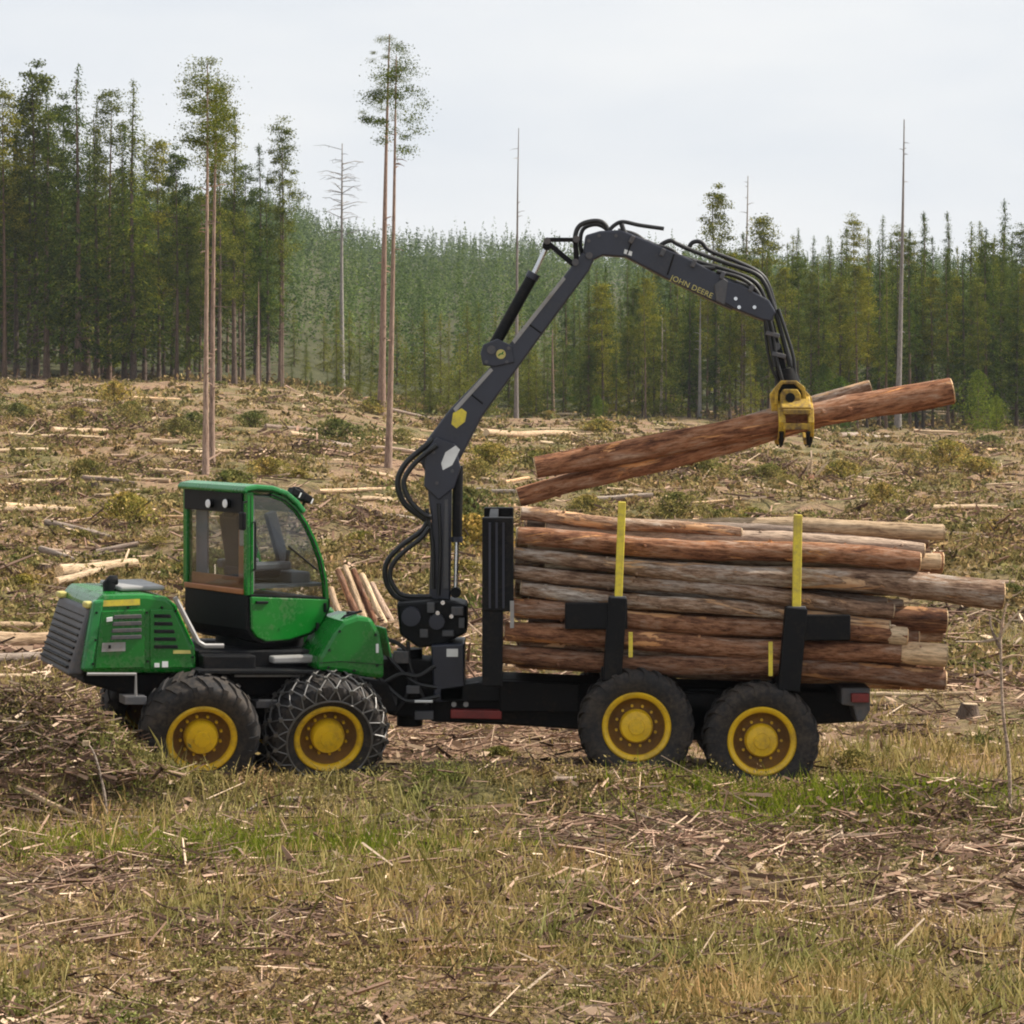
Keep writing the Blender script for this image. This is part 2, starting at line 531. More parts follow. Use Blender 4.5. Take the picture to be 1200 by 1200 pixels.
EX = [-600, -100, 0, 200, 345, 420, 500, 620, 700, 800, 900, 1000, 1100, 1300, 1900]
EY = [446, 443, 445, 448, 455, 470, 488, 492, 490, 492, 498, 504, 506, 502, 500]
HX = [-600, -100, 200, 300, 345, 380, 420, 480, 620, 700, 800, 1000, 1200, 1900]
HP = [255, 235, 246, 252, 258, 282, 294, 300, 304, 312, 318, 325, 325, 320]
def terrain(x, y):
    x, y = np.asarray(x, float), np.asarray(y, float)
    d = np.maximum(y + D, 1.0)
    px = 600 + F * x / d
    ze = H - (np.interp(px, EX, EY) - HY) * 280.0 / F
    zh = H - (np.interp(px, HX, HP) - HY) * 1560.0 / F
    z = ze * sstep(d, 48, 275)
    z = z + (zh - ze) * np.clip((d - 310) / 1250.0, 0, 1) ** 0.95 + 0.02 * np.maximum(d - 1560, 0) * -1
    far = sstep(d, 37, 60)
    z = z + fbm(x / 9.0, y / 9.0) * 1.1 * far * sstep(320 - d, 0, 60)
    z = z + fbm(x / 2.2 + 40, y / 2.2, 3) * (0.18 + 0.62 * far) * (1 - 0.4 * sstep(d, 120, 250))
    # ground at the machine falls a little behind it; low bank in front of the wheels
    z = z - 0.15 * sstep(x, 1.6, 3.0) * (1 - sstep(d, 40, 60))
    yc = -2.35 - 0.75 * (1 - sstep(x, -2.6, -0.6))
    z = z + 0.31 * np.exp(-((y - yc) / 0.55) ** 2)
    # slash mound at the machine's nose
    sx = np.where(x > -5.1, 1.18, 1.6)
    sy = np.where(y < -2.3, 0.95, 0.7)
    z = z + 1.12 * np.exp(-((x + 5.1) / sx) ** 2 - ((y + 2.3) / sy) ** 2)
    return z

def hit(px, py, dmin=18.0, dmax=330.0):
    d = np.geomspace(dmin, dmax, 4000)
    x = (px - 600) / F * d
    zr = H - (py - HY) / F * d
    below = np.nonzero(zr <= terrain(x, d - D))[0]
    i = below[0] if len(below) else len(d) - 1
    return Vector((x[i], d[i] - D, float(terrain(x[i], d[i] - D))))

u = np.concatenate([np.linspace(-2.6, -0.30, 40), np.linspace(-0.29, 0.29, 330), np.linspace(0.30, 2.6, 40)])
dd = np.concatenate([np.linspace(3, 18, 24)[:-1], np.geomspace(18, 60, 230)[:-1], np.geomspace(60, 320, 220)[:-1], np.geomspace(320, 3200, 110)])
gu, gd = np.meshgrid(u, dd)
gx, gy = gu * gd, gd - D
gz = terrain(gx, gy)
nr, nc = gx.shape
idx = np.arange(nr * nc).reshape(nr, nc)
gf = np.stack([idx[:-1, :-1], idx[:-1, 1:], idx[1:, 1:], idx[1:, :-1]], -1).reshape(-1, 4)
tag(np_mesh('ground', np.stack([gx, gy, gz], -1).reshape(-1, 3), gf, M['ground'], smooth=True), kind='structure')

# ------------------------------------------------------------------ ground cover (what nobody could count)
def screen_points(n, lo, hi, x0=-300, x1=1500):
    """Points on the ground, thinning with distance."""
    py = rng.uniform(lo, hi, n)
    px = rng.uniform(x0, x1, n)
    d = (H - 0.1) * F / (py - HY)
    d = np.clip(d, 17, 300)
    x = (px - 600) / F * d
    return x, d - D, d

def under_machine(x, y):
    return (np.abs(y + 0.2) < 1.5) & (x > -5) & (x < 4.2)

def quads_cloud(c, size, asp, flat=0.0, dirs=None):
    """Random little quads about the centres c."""
    n = len(c)
    a = rng.normal(size=(n, 3)); a[:, 2] *= (1 - flat)
    if dirs is not None:
        a = a * 0.42 + dirs
    a /= np.linalg.norm(a, axis=1)[:, None]
    b = rng.normal(size=(n, 3)); b[:, 2] *= (1 - flat)
    b -= a * np.sum(a * b, 1)[:, None]; b /= np.linalg.norm(b, axis=1)[:, None]
    a = a * (size * 0.5)[:, None]; b = b * (size * 0.5 * asp)[:, None]
    v = np.stack([c - a - b * 0.4, c + b, c + a + b * 0.3, c - b], 1)
    return v.reshape(-1, 3), np.arange(4 * n).reshape(n, 4)

# grass blades
x, y, d = screen_points(60000, 436, 1290)
keep = (fbm(x / 2.4 + 5, y / 2.4 + 80, 3) + 0.05 * rng.normal(size=len(x)) > np.where(d < 60, 0.075, 0.02)) & (~under_machine(x, y) | (rng.random(len(x)) < 0.25))
x, y, d = x[keep], y[keep], d[keep]
nb = 5
bx = np.repeat(x, nb) + rng.normal(0, 0.07, len(x) * nb) * (1 + np.repeat(d, nb) / 90)
by = np.repeat(y, nb) + rng.normal(0, 0.07, len(x) * nb)
bd = np.repeat(d, nb)
bz = terrain(bx, by) - 0.01
hgt = rng.gamma(3, 0.032, len(bx)) * (1 + bd / 220) + 0.03
wid = 0.006 + 0.00011 * bd
ang = rng.uniform(0, 2 * math.pi, len(bx))
lean = rng.uniform(0.1, 0.9, len(bx)) * hgt
base = np.stack([bx, by, bz], 1)
side = np.stack([np.cos(ang), np.sin(ang) * 0.4, 0 * ang], 1) * wid[:, None]
tip = base + np.stack([np.cos(ang + 1.3) * lean, np.sin(ang + 1.3) * lean, hgt], 1)
midp = base * 0.45 + tip * 0.55 + np.array([0, 0, 1.0]) * (hgt * 0.12)[:, None]
v = np.stack([base - side, base + side, midp + side * 0.7, tip, midp - side * 0.7], 1).reshape(-1, 3)
f = np.arange(5 * len(bx)).reshape(-1, 5)
tag(np_mesh('grass', v, f, M['grass']), 'dry yellow green grass growing all over the felled clearing', 'grass', kind='stuff')

# low heather and bilberry
x, y, d = screen_points(19000, 436, 790)
keep = (fbm(x / 5.0 + 60, y / 3.0, 3) + 0.06 * rng.normal(size=len(x)) > np.where(d < 45, -0.04, -0.05)) & ~under_machine(x, y)
x, y, d = x[keep], y[keep], d[keep]
k = 28
r = rng.gamma(4, 0.05, len(x)) * (1 + d / 130)
cc = rng.normal(size=(len(x), k, 3))
cc /= np.linalg.norm(cc, axis=2)[..., None]
cc *= (rng.random((len(x), k, 1)) ** 0.4) * r[:, None, None]
cc[..., 2] = np.abs(cc[..., 2]) * 0.75
cc[..., 0] += x[:, None]; cc[..., 1] += y[:, None]
cc[..., 2] += terrain(cc[..., 0], cc[..., 1]) - 0.01
sz = np.repeat(0.03 + 0.0013 * d, k) * rng.uniform(0.6, 1.5, len(x) * k)
v, f = quads_cloud(cc.reshape(-1, 3), sz, 0.55)
tag(np_mesh('heather', v, f, M['heather']), 'low olive heather covering the rough forest floor', 'heather', kind='stuff')

x, y, d = screen_points(5200, 770, 1290)
keep = (fbm(x / 3.0 + 60, y / 2.0, 3) + 0.06 * rng.normal(size=len(x)) > -0.05) & ~under_machine(x, y)
x, y = x[keep], y[keep]
hx, hy = np.concatenate([rng.normal(-5.1, 0.9, 520), rng.uniform(-4.2, 4.3, 420)]), np.concatenate([rng.normal(-2.6, 0.7, 520), rng.normal(0, 0.28, 420)])
hy = np.where(np.arange(940) < 520, hy, hy - 2.35 - 0.75 * (1 - sstep(hx, -2.6, -0.6)))
ok = (hx < -3.75) | (np.arange(940) >= 520)
x, y = np.concatenate([x, hx[ok]]), np.concatenate([y, hy[ok]])
k = 62
r = rng.gamma(4, 0.045, len(x))
cc = rng.normal(size=(len(x), k, 3))
cc /= np.linalg.norm(cc, axis=2)[..., None]
cc *= (rng.random((len(x), k, 1)) ** 0.45) * r[:, None, None]
cc[..., 2] = np.abs(cc[..., 2]) * 0.85
cc[..., 0] += x[:, None]; cc[..., 1] += y[:, None]
cc[..., 2] += terrain(cc[..., 0], cc[..., 1]) - 0.01
v, f = quads_cloud(cc.reshape(-1, 3), rng.uniform(0.018, 0.055, len(x) * k), 0.4)
tag(np_mesh('scrub', v, f, M['scrub']), 'low brown and straw coloured scrub close in front of the machine', 'scrub', kind='stuff')

# one bright patch of young grass before the front wheels
x, y = rng.normal(-3.2, 1.5, 1500), rng.normal(-5.3, 0.45, 1500)
x2, y2 = rng.normal(3.2, 1.0, 900), rng.normal(-2.6, 0.5, 900)
x, y = np.concatenate([x, x2]), np.concatenate([y, y2])
bx, by = np.repeat(x, 5) + rng.normal(0, 0.05, len(x) * 5), np.repeat(y, 5) + rng.normal(0, 0.05, len(x) * 5)
hgt = rng.gamma(4, 0.026, len(bx)) + 0.04
ang = rng.uniform(0, 2 * math.pi, len(bx))
base = np.stack([bx, by, terrain(bx, by) - 0.01], 1)
side = np.stack([np.cos(ang), np.sin(ang) * 0.4, 0 * ang], 1) * 0.009
tip = base + np.stack([np.cos(ang + 1.3) * hgt * 0.6, np.sin(ang + 1.3) * hgt * 0.6, hgt], 1)
v = np.stack([base - side, base + side, tip], 1).reshape(-1, 3)
tag(np_mesh('young_grass', v, np.arange(len(v)).reshape(-1, 3), M['young']), 'fresh green grass patch in front of the wheels', 'grass', kind='stuff')

# slash twigs
def sticks(x, y, d, ln, lift, rr):
    n = len(x)
    a = rng.uniform(0, 2 * math.pi, n)
    el = rng.normal(0.12, 0.22, n)
    dr = np.stack([np.cos(a) * np.cos(el), np.sin(a) * np.cos(el), np.sin(el)], 1)
    c = np.stack([x, y, terrain(x, y) + lift], 1)
    p0, p1 = c - dr * (ln / 2)[:, None], c + dr * (ln / 2)[:, None]
    s1 = np.cross(dr, np.array([0.13, 0.2, 1.0])); s1 /= np.linalg.norm(s1, axis=1)[:, None]
    s2 = np.cross(dr, s1)
    ring = [s1, -0.5 * s1 + 0.87 * s2, -0.5 * s1 - 0.87 * s2]
    v = np.stack([p0 + q * rr[:, None] for q in ring] + [p1 + q * (rr * 0.5)[:, None] for q in ring], 1)
    b = (np.arange(n) * 6)[:, None, None]
    f = np.array([[0, 1, 4, 3], [1, 2, 5, 4], [2, 0, 3, 5]])[None] + b
    return v.reshape(-1, 3), f.reshape(-1, 4)

x, y, d = screen_points(78000, 436, 1290)
keep = (fbm(x / 5.0 + 11, y / 2.2 + 33, 3) + 0.05 * rng.normal(size=len(x)) > np.where(d < 42, 0.0, -0.02)) | (rng.random(len(x)) < 0.10)
x, y, d = x[keep], y[keep], d[keep]
n = len(x)
mx = rng.normal(-5.4, 0.85, 5200); my = rng.normal(-2.6, 0.8, 5200)
ok = (mx < -3.9); mx, my = mx[ok][:2600], my[ok][:2600]
x, y, d = np.concatenate([x, mx]), np.concatenate([y, my]), np.concatenate([d, my + D])
ln = rng.gamma(2.2, 0.15, len(x)) * (1 + d / 110) * np.where(d < 42, 0.6, 1.0) + 0.08
lift = rng.uniform(0, 0.12, len(x)); ln[n:] = rng.uniform(0.1, 0.6, len(mx)); lift[n:] = rng.uniform(-0.02, 0.1, len(mx))
rr = rng.gamma(3, 0.0024, len(x)) * (1 + d / 45) * np.where(d < 42, 0.8, 1.25)
v, f = sticks(x, y, d, ln, lift, rr)
tag(np_mesh('slash_twigs', v, f, M['twig']), 'brown and grey logging twigs scattered across the clearing', 'twigs', kind='stuff')

# bark flakes and chips
x, y, d = screen_points(52000, 436, 1290)
keep = fbm(x / 4.0 + 90, y / 4.0 + 20, 3) + 0.06 * rng.normal(size=len(x)) > np.where(d < 45, -0.10, -0.01)
x, y, d = x[keep], y[keep], d[keep]
c = np.stack([x, y, terrain(x, y) + 0.02 + rng.uniform(0, 0.03, len(x))], 1)
v, f = quads_cloud(c, rng.gamma(2.2, 0.028, len(x)) * (1 + d / 70), 0.4, 0.7)
tag(np_mesh('bark_chips', v, f, M['chip']), 'tan bark and wood chips littering the bare patches', 'wood chips', kind='stuff')

# ------------------------------------------------------------------ trees
def spruce_crown(h, rb, seed, start=0.10, nbr=190, spray=0.42):
    r = np.random.default_rng(seed)
    pts, sz, dr = [], [], []
    for i in range(nbr):
        t = start + (1 - start) * r.random() ** 0.85
        a = r.uniform(0, 2 * math.pi)
        ln = rb * (1 - t) ** 0.8 * r.uniform(0.55, 1.12) + 0.12
        k = max(8, int(ln / 0.032))
        for q in range(k):
            s = (q + r.random()) / k
            droop = -0.28 * ln * s ** 1.3
            pts.append((math.cos(a) * ln * s + r.normal(0, 0.07 + 0.10 * s), math.sin(a) * ln * s + r.normal(0, 0.07 + 0.10 * s), t * h + droop + r.normal(0, 0.10)))
            dr.append((math.cos(a) * 1.0, math.sin(a) * 1.0, -0.35 - 0.25 * s))
            sz.append(0.56 * spray * r.uniform(0.6, 1.35) * (0.6 + 0.4 * (1 - t)))
    for q in range(14):
        pts.append((r.normal(0, 0.03), r.normal(0, 0.03), h - 0.08 * q + 0.15)); sz.append(0.16 + 0.012 * q); dr.append((r.normal(0, 0.3), r.normal(0, 0.3), 1.0))
    return np.array(pts), np.array(sz), np.array(dr)

def pine_crown(h, rb, seed, start=0.45, ncl=46, per=130, spray=0.175, cw=0.36):
    r = np.random.default_rng(seed)
    pts, sz = [], []
    for i in range(ncl):
        t = start + (1 - start) * (i + r.random()) / ncl
        a = r.uniform(0, 2 * math.pi)
        env = math.sin(min(1.0, (1 - t) / (1 - start) * 1.1 + 0.12) * math.pi * 0.62) ** 0.8
        rad = rb * env * r.uniform(0.25, 1.05)
        c = np.array((math.cos(a) * rad, math.sin(a) * rad, t * h + r.normal(0, 0.25)))
        q = r.normal(size=(per, 3)) * np.array((cw, cw, cw * 0.5)) * r.uniform(0.6, 1.35)
        pts.extend(c + q)
        sz.extend(spray * r.uniform(0.6, 1.4, per))
    return np.array(pts), np.array(sz)

def bush_crown(h, rb, seed, n=900, spray=0.22):
    r = np.random.default_rng(seed)
    t = r.random(n) ** 0.9
    a = r.uniform(0, 2 * math.pi, n)
    env = rb * np.sin(np.clip(t * 0.86 + 0.14, 0, 1) * math.pi) ** 0.7 * (0.72 + 0.30 * np.sin(a * 3 + t * 5 + seed) + 0.22 * np.sin(a * 7 + t * 11 + seed * 2))
    rad = env * r.random(n) ** 0.45
    return np.stack([np.cos(a) * rad, np.sin(a) * rad, t * h], 1), spray * r.uniform(0.6, 1.4, n)

def crown_obj(name, pts, sz, *rest):
    """pts, sizes, (branch directions,) material, parent"""
    dirs = rest[0] if isinstance(rest[0], np.ndarray) else None
    mat, parent = rest[1:3] if dirs is not None else rest[0:2]
    v, f = quads_cloud(pts, sz, 0.42 if dirs is not None else 0.5, 0.25, dirs)
    return np_mesh(name, v, f, mat, parent)

def trunk_obj(h, r0, seed, mat, parent, stubs=10, lo=0.15, hi=0.6, slen=0.9, lean=0.01, top=0.12, name='trunk'):
    st = random.getstate(); random.seed(seed)
    mb = MB()
    pts, rad = [], []
    for i in range(9):
        t = i / 8
        pts.append((math.sin(t * 3 + seed) * lean * h * t, math.cos(t * 2.3 + seed) * lean * h * t, t * h - 0.15 * (i == 0)))
        rad.append(r0 * (1.25 if i == 0 else (1 - t) * (1 - top) + top))
    mb.tube(pts, rad, 8)
    for i in range(stubs):
        t = random.uniform(lo, hi)
        a = random.uniform(0, 6.28)
        ln = slen * random.uniform(0.3, 1.2)
        k = min(7, int(t * 8)); q = t * 8 - k
        c = Vector(pts[k]).lerp(Vector(pts[k + 1]), q)
        e = Vector((math.cos(a) * ln, math.sin(a) * ln, random.uniform(-0.3, 0.35) * ln))
        mb.tube([c, c + e * 0.6 + Vector((0, 0, -0.05 * ln)), c + e], [r0 * 0.22, r0 * 0.14, r0 * 0.05], 4)
    random.setstate(st)
    return mb.build(name, mat, parent, smooth=50)

PROTO = {}
def proto(key, name, build):
    root = bpy.data.objects.new(name, None)
    root.empty_display_size = 0.5
    COL.objects.link(root)
    build(root)
    PROTO[key] = [root, 0]

for s in range(4):
    h = (18, 20, 16, 21)[s]
    def b(root, s=s, h=h):
        trunk_obj(h * 0.96, 0.20, s, M['trunk'], root, 14, 0.05, 0.3, 1.3)
        crown_obj('crown', *spruce_crown(h, (2.5, 2.2, 2.7, 2.4)[s], 20 + s, (0.12, 0.22, 0.08, 0.3)[s], (250, 240, 240, 230)[s]), M['spruce'], root)
    proto(('spruce', s), 'spruce_tree', b)
for s in range(4):
    h = (21, 19, 22, 17)[s]
    def b(root, s=s, h=h):
        trunk_obj(h * 0.97, (0.21, 0.17, 0.19, 0.16)[s], 10 + s, M['trunk'], root, 26, 0.2, 0.75, 1.5)
        crown_obj('crown', *pine_crown(h, (2.3, 1.9, 2.0, 1.8)[s], 40 + s, (0.34, 0.42, 0.5, 0.36)[s], (88, 74, 66, 78)[s]), M['pine'], root)
    proto(('pine', s), 'pine_tree', b)
for s in range(3):
    h = (9, 11, 7.5)[s]
    def b(root, s=s, h=h):
        trunk_obj(h * 0.9, 0.11, 20 + s, M['trunk'], root, 4, 0.05, 0.2, 0.6)
        crown_obj('crown', *spruce_crown(h, (1.9, 1.9, 2.0)[s], 60 + s, 0.03, 170, 0.32), M['pine'], root)
    proto(('young', s), 'young_spruce', b)
for s in range(2):
    h = (6.5, 5.0)[s]
    def b(root, s=s, h=h):
        trunk_obj(h * 0.85, 0.07, 30 + s, M['trunk'], root, 4, 0.1, 0.4, 0.6)
        crown_obj('crown', *bush_crown(h, (2.2, 1.7)[s], 70 + s, 4500, 0.17), M['young'], root)
    proto(('bright', s), 'young_birch', b)

def plant(key, loc, h=None, rz=None, sc=1.0, label='', cat='tree', group=None):
    p = PROTO[key]
    o = p[0] if p[1] == 0 else copy_tree(p[0])
    p[1] += 1
    o.location = (loc[0], loc[1], float(terrain(loc[0], loc[1])) - 0.1)
    o.rotation_euler = (0, 0, random.uniform(0, 6.28) if rz is None else rz)
    o.scale = (sc * random.uniform(0.85, 1.12), sc * random.uniform(0.85, 1.12), sc)
    return tag(o, label, cat, group)

def at_px(px, d):
    return ((px - 600) / F * d, d - D)

BASE_H = {('spruce', 0): 18, ('spruce', 1): 20, ('spruce', 2): 16, ('spruce', 3): 21, ('pine', 0): 21, ('pine', 1): 19, ('pine', 2): 22, ('pine', 3): 17,
          ('young', 0): 9, ('young', 1): 11, ('young', 2): 7.5, ('bright', 0): 6.5, ('bright', 1): 5.0}
def plant_top(key, px, d, top_py, **kw):
    """A tree at photo column px and distance d whose tip reaches row top_py."""
    x, y = at_px(px, d)
    zt = H - (top_py - HY) / F * d
    h = zt - float(terrain(x, y))
    return plant(key, (x, y), sc=h / BASE_H[key], **kw)

T_SP_L = dict(label='tall dark spruce in the back rows of the old stand beyond the cab', cat='spruce tree', group='spruces of the old stand beyond the cab')
T_PI_L = dict(label='tall pine in the back rows of the old stand beyond the cab', cat='pine tree', group='pines of the old stand beyond the cab')
T_SP_R = dict(label='dark dense spruce in the back rows of the wood beyond the load', cat='spruce tree', group='spruces at the wood edge beyond the load')
T_PI_R = dict(label='olive green pine in the back rows of the wood beyond the load', cat='pine tree', group='pines at the wood edge beyond the load')
T_YO = dict(label='young conical spruce in the back row of the low wood behind the crane', cat='young spruce', group='young spruces behind the crane')

ONES = 'first second third fourth fifth sixth seventh eighth ninth tenth eleventh twelfth thirteenth fourteenth fifteenth sixteenth seventeenth eighteenth nineteenth'.split()
def ordinal(n):
    if n < 20:
        return ONES[n - 1]
    tens = {2: ('twentieth', 'twenty'), 3: ('thirtieth', 'thirty'), 4: ('fortieth', 'forty'), 5: ('fiftieth', 'fifty')}[n // 10]
    return tens[0] if n % 10 == 0 else tens[1] + '-' + ONES[n % 10 - 1]

def number_row(row, where):
    """Front-row trees can be told apart: count them along the row."""
    seen = {}
    for px, o, kind in sorted(row, key=lambda q: q[0]):
        if -8 < px < 1208:
            seen[kind] = seen.get(kind, 0) + 1
            o['label'] = ordinal(seen[kind]) + ' ' + kind + ' ' + where
ROW = []
# old stand beyond the cab, front row then the rows behind
for i in range(37):
    px = -184 + i * 14.3 + random.uniform(-5, 5)
    d = random.uniform(275, 292)
    top = random.uniform(75, 165) if px < 205 else random.uniform(120, 215)
    if 208 < px < 238:
        top = random.uniform(215, 250)
    key = ('pine', random.randrange(4)) if random.random() < 0.62 else ('spruce', random.randrange(4))
    o = plant_top(key, px, d, top, **(T_PI_L if key[0] == 'pine' else T_SP_L))
    ROW.append((px, o, key[0]))
number_row(ROW, "from the picture edge in the old stand's front row")
for i in range(52):
    px = -90 + i * 8.0 + random.uniform(-5, 5)
    d = random.uniform(296, 345)
    top = random.uniform(150, 250) if px < 205 else random.uniform(225, 285)
    key = ('spruce', random.randrange(4)) if random.random() < 0.7 else ('pine', random.randrange(4))
    plant_top(key, px, d, top, **(T_PI_L if key[0] == 'pine' else T_SP_L))
# low wood edge behind the crane
ROW = []
for i in range(62):
    px = 338 + i * 7.7 + random.uniform(-5, 5)
    row = i % 2
    d = random.uniform(283, 300) if row == 0 else random.uniform(305, 350)
    top = random.uniform(385, 440) if row == 0 else random.uniform(350, 395)
    if px > 700:
        top -= 35
    o = plant_top(('young', random.randrange(3)), px, d, top, **T_YO)
    if row == 0:
        ROW.append((px, o, 'young spruce'))
number_row(ROW, 'along the low wood edge, counting from the old stand')
# wood edge beyond the load
def edge_top(px):
    return float(np.interp(px, [640, 720, 800, 880, 940, 1000, 1060, 1130, 1200, 1300], [335, 315, 295, 282, 278, 268, 255, 262, 240, 235]))
ROW = []
for i in range(54):
    px = 690 + i * 11.6 + random.uniform(-5, 5)
    d = random.uniform(282, 300)
    top = edge_top(px) + random.uniform(8, 85)
    key = ('spruce', random.randrange(4)) if random.random() < 0.62 else ('pine', random.randrange(4))
    o = plant_top(key, px, d, top, **(T_PI_R if key[0] == 'pine' else T_SP_R))
    ROW.append((px, o, key[0]))
number_row(ROW, "from the main boom in the wood's front row beyond the load")
for i in range(72):
    px = 660 + i * 9.3 + random.uniform(-5, 5)
    d = random.uniform(303, 350)
    top = edge_top(px) + random.uniform(-14, 30)
    key = ('spruce', random.randrange(4)) if random.random() < 0.75 else ('pine', random.randrange(4))
    plant_top(key, px, d, top, **(T_PI_R if key[0] == 'pine' else T_SP_R))
# single trees one can name
plant_top(('pine', 1), 838, 300, 222, label='thin sparse pine rising above the wood behind the boom tip', cat='pine tree')
plant_top(('pine', 3), 893, 298, 252, label='small topped pine just above the wood beside the tall grey trunk', cat='pine tree')
plant_top(('pine', 0), 257, 272, 165, label='red brown pine close behind the twin bare trunks', cat='pine tree')
plant_top(('spruce', 3), 328, 276, 200, label='slim outermost spruce of the old stand, against the sky gap', cat='spruce tree')
plant_top(('bright', 0), 1146, 268, 432, label='bright green bushy birch beside the raised log end', cat='young birch')
plant_top(('bright', 1), 1168, 272, 462, label='smaller bright birch leaning into the bushy one near the raised log end', cat='young birch')
plant_top(('bright', 1), 985, 276, 440, label='light green birch peeping above the raised log near the grapple', cat='young birch')
plant_top(('bright', 1), 700, 270, 462, label='short light green sapling at the wood edge under the outer boom', cat='young birch')
plant_top(('bright', 0), 965, 282, 425, label='broad light birch in front of dark spruces just past the grapple', cat='young birch')
plant_top(('young', 0), 880, 279, 405, label='single yellowish young spruce in the dark wood behind the grapple', cat='young spruce')

# bare standing trunks
def bare_trunk(base, top_px, top_py, wpx, mat, label, stubs=10, slen=0.8, lo=0.3, hi=0.98, group=None, crown=False):
    b = hit(*base)
    d = b.y + D
    tz = H - (top_py - HY) / F * d
    tx = (top_px - 600) / F * d
    h = tz - b.z
    root = empty('bare_trunk', b, 0, None, label, 'bare tree', group)
    mb_seed = random.randrange(1000)
    t = trunk_obj(h, wpx / F * d / 2, mb_seed, mat, root, 0, lean=0.0035, top=0.16)
    if crown:
        crown_obj('crown', *pine_crown(h, 0.07 * h, mb_seed, 0.78, 34, 200, 0.085, 0.26), M['pine'], root)
    for i in range(stubs):
        st = MB()
        q = random.uniform(lo, hi)
        a = random.uniform(0, 6.28)
        ln = slen * random.uniform(0.3, 1.3)
        r0 = wpx / F * d / 2 * (1 - 0.6 * q)
        c = Vector((0, 0, h * q))
        e = Vector((math.cos(a) * ln, math.sin(a) * ln * 0.8, random.uniform(-0.25, 0.3) * ln))
        m2 = c + e * 0.6 + Vector((0, 0, 0.08 * ln))
        st.tube([c, m2, c + e], [r0 * 0.28 + 0.012, r0 * 0.18 + 0.01, 0.01], 4)
        if ln > 1.2:
            for s in (0.45, 0.75):
                p0 = c.lerp(c + e, s)
                st.tube([p0, p0 + Vector((e.y * 0.35, -e.x * 0.35, random.uniform(-0.3, 0.3))) * random.choice((1, -1))], [0.025, 0.01], 4)
        st.build('dead_branch', mat, root)
    root.rotation_euler = (0, math.atan2(tx - b.x, h), random.uniform(0, 0.01))
    return root

bare_trunk((241, 556), 242, 74, 7.5, M['pole_bark'], 'dark sided pine standing straight behind the cab roof, bare up to its small top', 18, 0.5, 0.2, crown=True)
bare_trunk((248, 548), 252.5, 96, 7.5, M['pole_bark'], 'paler twin pine touching the dark one behind the cab roof', 18, 0.5, 0.2, crown=True)
bare_trunk((447, 486), 456, 40, 9, M['pole_bark'], 'thick reddish pine of the leaning pair behind the hoses', 18, 0.7, 0.2, crown=True)
bare_trunk((455, 548), 466, 66, 8, M['pole_bark'], 'thinner pine of the leaning pair, rooted nearer the crane hoses', 16, 0.5, 0.2, crown=True)
bare_trunk((401, 458), 400, 168, 6.5, M['grey_pole'], 'dead grey pine with spreading leafless branches between cab and crane', 42, 2.6, 0.6, 0.99)
bare_trunk((605, 490), 608, 150, 5, M['grey_pole'], 'thin grey bare trunk rising behind the main boom', 14, 0.7)
bare_trunk((870, 491), 876, 206, 5.5, M['grey_pole'], 'grey bare trunk rising above the wood near the boom tip', 12, 0.8, 0.6)
bare_trunk((1052, 503), 1060, 140, 7.5, M['grey_pole'], 'tall pale bare trunk standing before the dark spruces beyond the raised log', 16, 0.6)
bare_trunk((820, 490), 821, 350, 5, M['grey_pole'], 'pale short trunk left standing under the outer boom', 6, 0.8)
bare_trunk((842, 488), 842, 365, 4, M['pole_bark'], 'brownish thin trunk beside the pale one under the outer boom', 5, 0.8)
bare_trunk((648, 488), 647, 385, 5, M['pole_bark'], 'brown bare trunk at the wood edge just right of the main boom', 6, 0.8)
bare_trunk((302, 452), 303, 330, 4, M['pole_bark'], 'thin brown pole at the open end of the old stand', 4, 0.6)
bare_trunk((775, 488), 776, 372, 4, M['grey_pole'], 'thin grey pole in the wood edge above the lifted logs', 4, 0.8)

# wooded hill behind: one mass
def hill_forest():
    vv, ff, off = [], [], 0
    for n, d0, d1, k, s0, ex in ((1350, 322, 640, 170, 0.38, 1.0), (5200, 600, 1545, 54, 0.68, 1.0)):
        px = rng.uniform(-420, 1620, n)
        d = d0 + (d1 - d0) * rng.random(n) ** ex
        x, y = (px - 600) / F * d, d - D
        z = terrain(x, y)
        h = rng.uniform(8, 15, n) * (1 + 0.28 * (rng.random(n) < 0.10)) * (1 + 0.5 * fbm(x / 60, y / 60, 2))
        t = rng.random((n, k)) ** rng.uniform(0.6, 0.95, (n, 1))
        a = rng.uniform(0, 2 * math.pi, (n, k))
        rad = (1 - t) ** rng.uniform(0.4, 0.95, (n, 1)) * rng.uniform(0.45, 1.05, (n, k)) * rng.uniform(1.2, 2.8, (n, 1))
        cx = x[:, None] + np.cos(a) * rad
        cy = y[:, None] + np.sin(a) * rad
        cz = z[:, None] + (0.04 + 0.96 * t) * h[:, None]
        dirs = np.stack([np.cos(a), np.sin(a), -0.5 + 1.2 * (t > 0.9)], -1).reshape(-1, 3)
        sz = np.repeat(s0 + 0.0004 * d, k) * rng.uniform(0.6, 1.4, n * k) * (1.15 - 0.6 * t.ravel())
        v, f = quads_cloud(np.stack([cx, cy, cz], -1).reshape(-1, 3), sz, 0.5, 0.3, dirs)
        vv.append(v); ff.append(f + off); off += len(v)
    return np_mesh('hill_forest', np.concatenate(vv), np.concatenate(ff), M['hill'])
tag(hill_forest(), 'pale green conifer forest covering the far hillside', 'forest', kind='stuff')

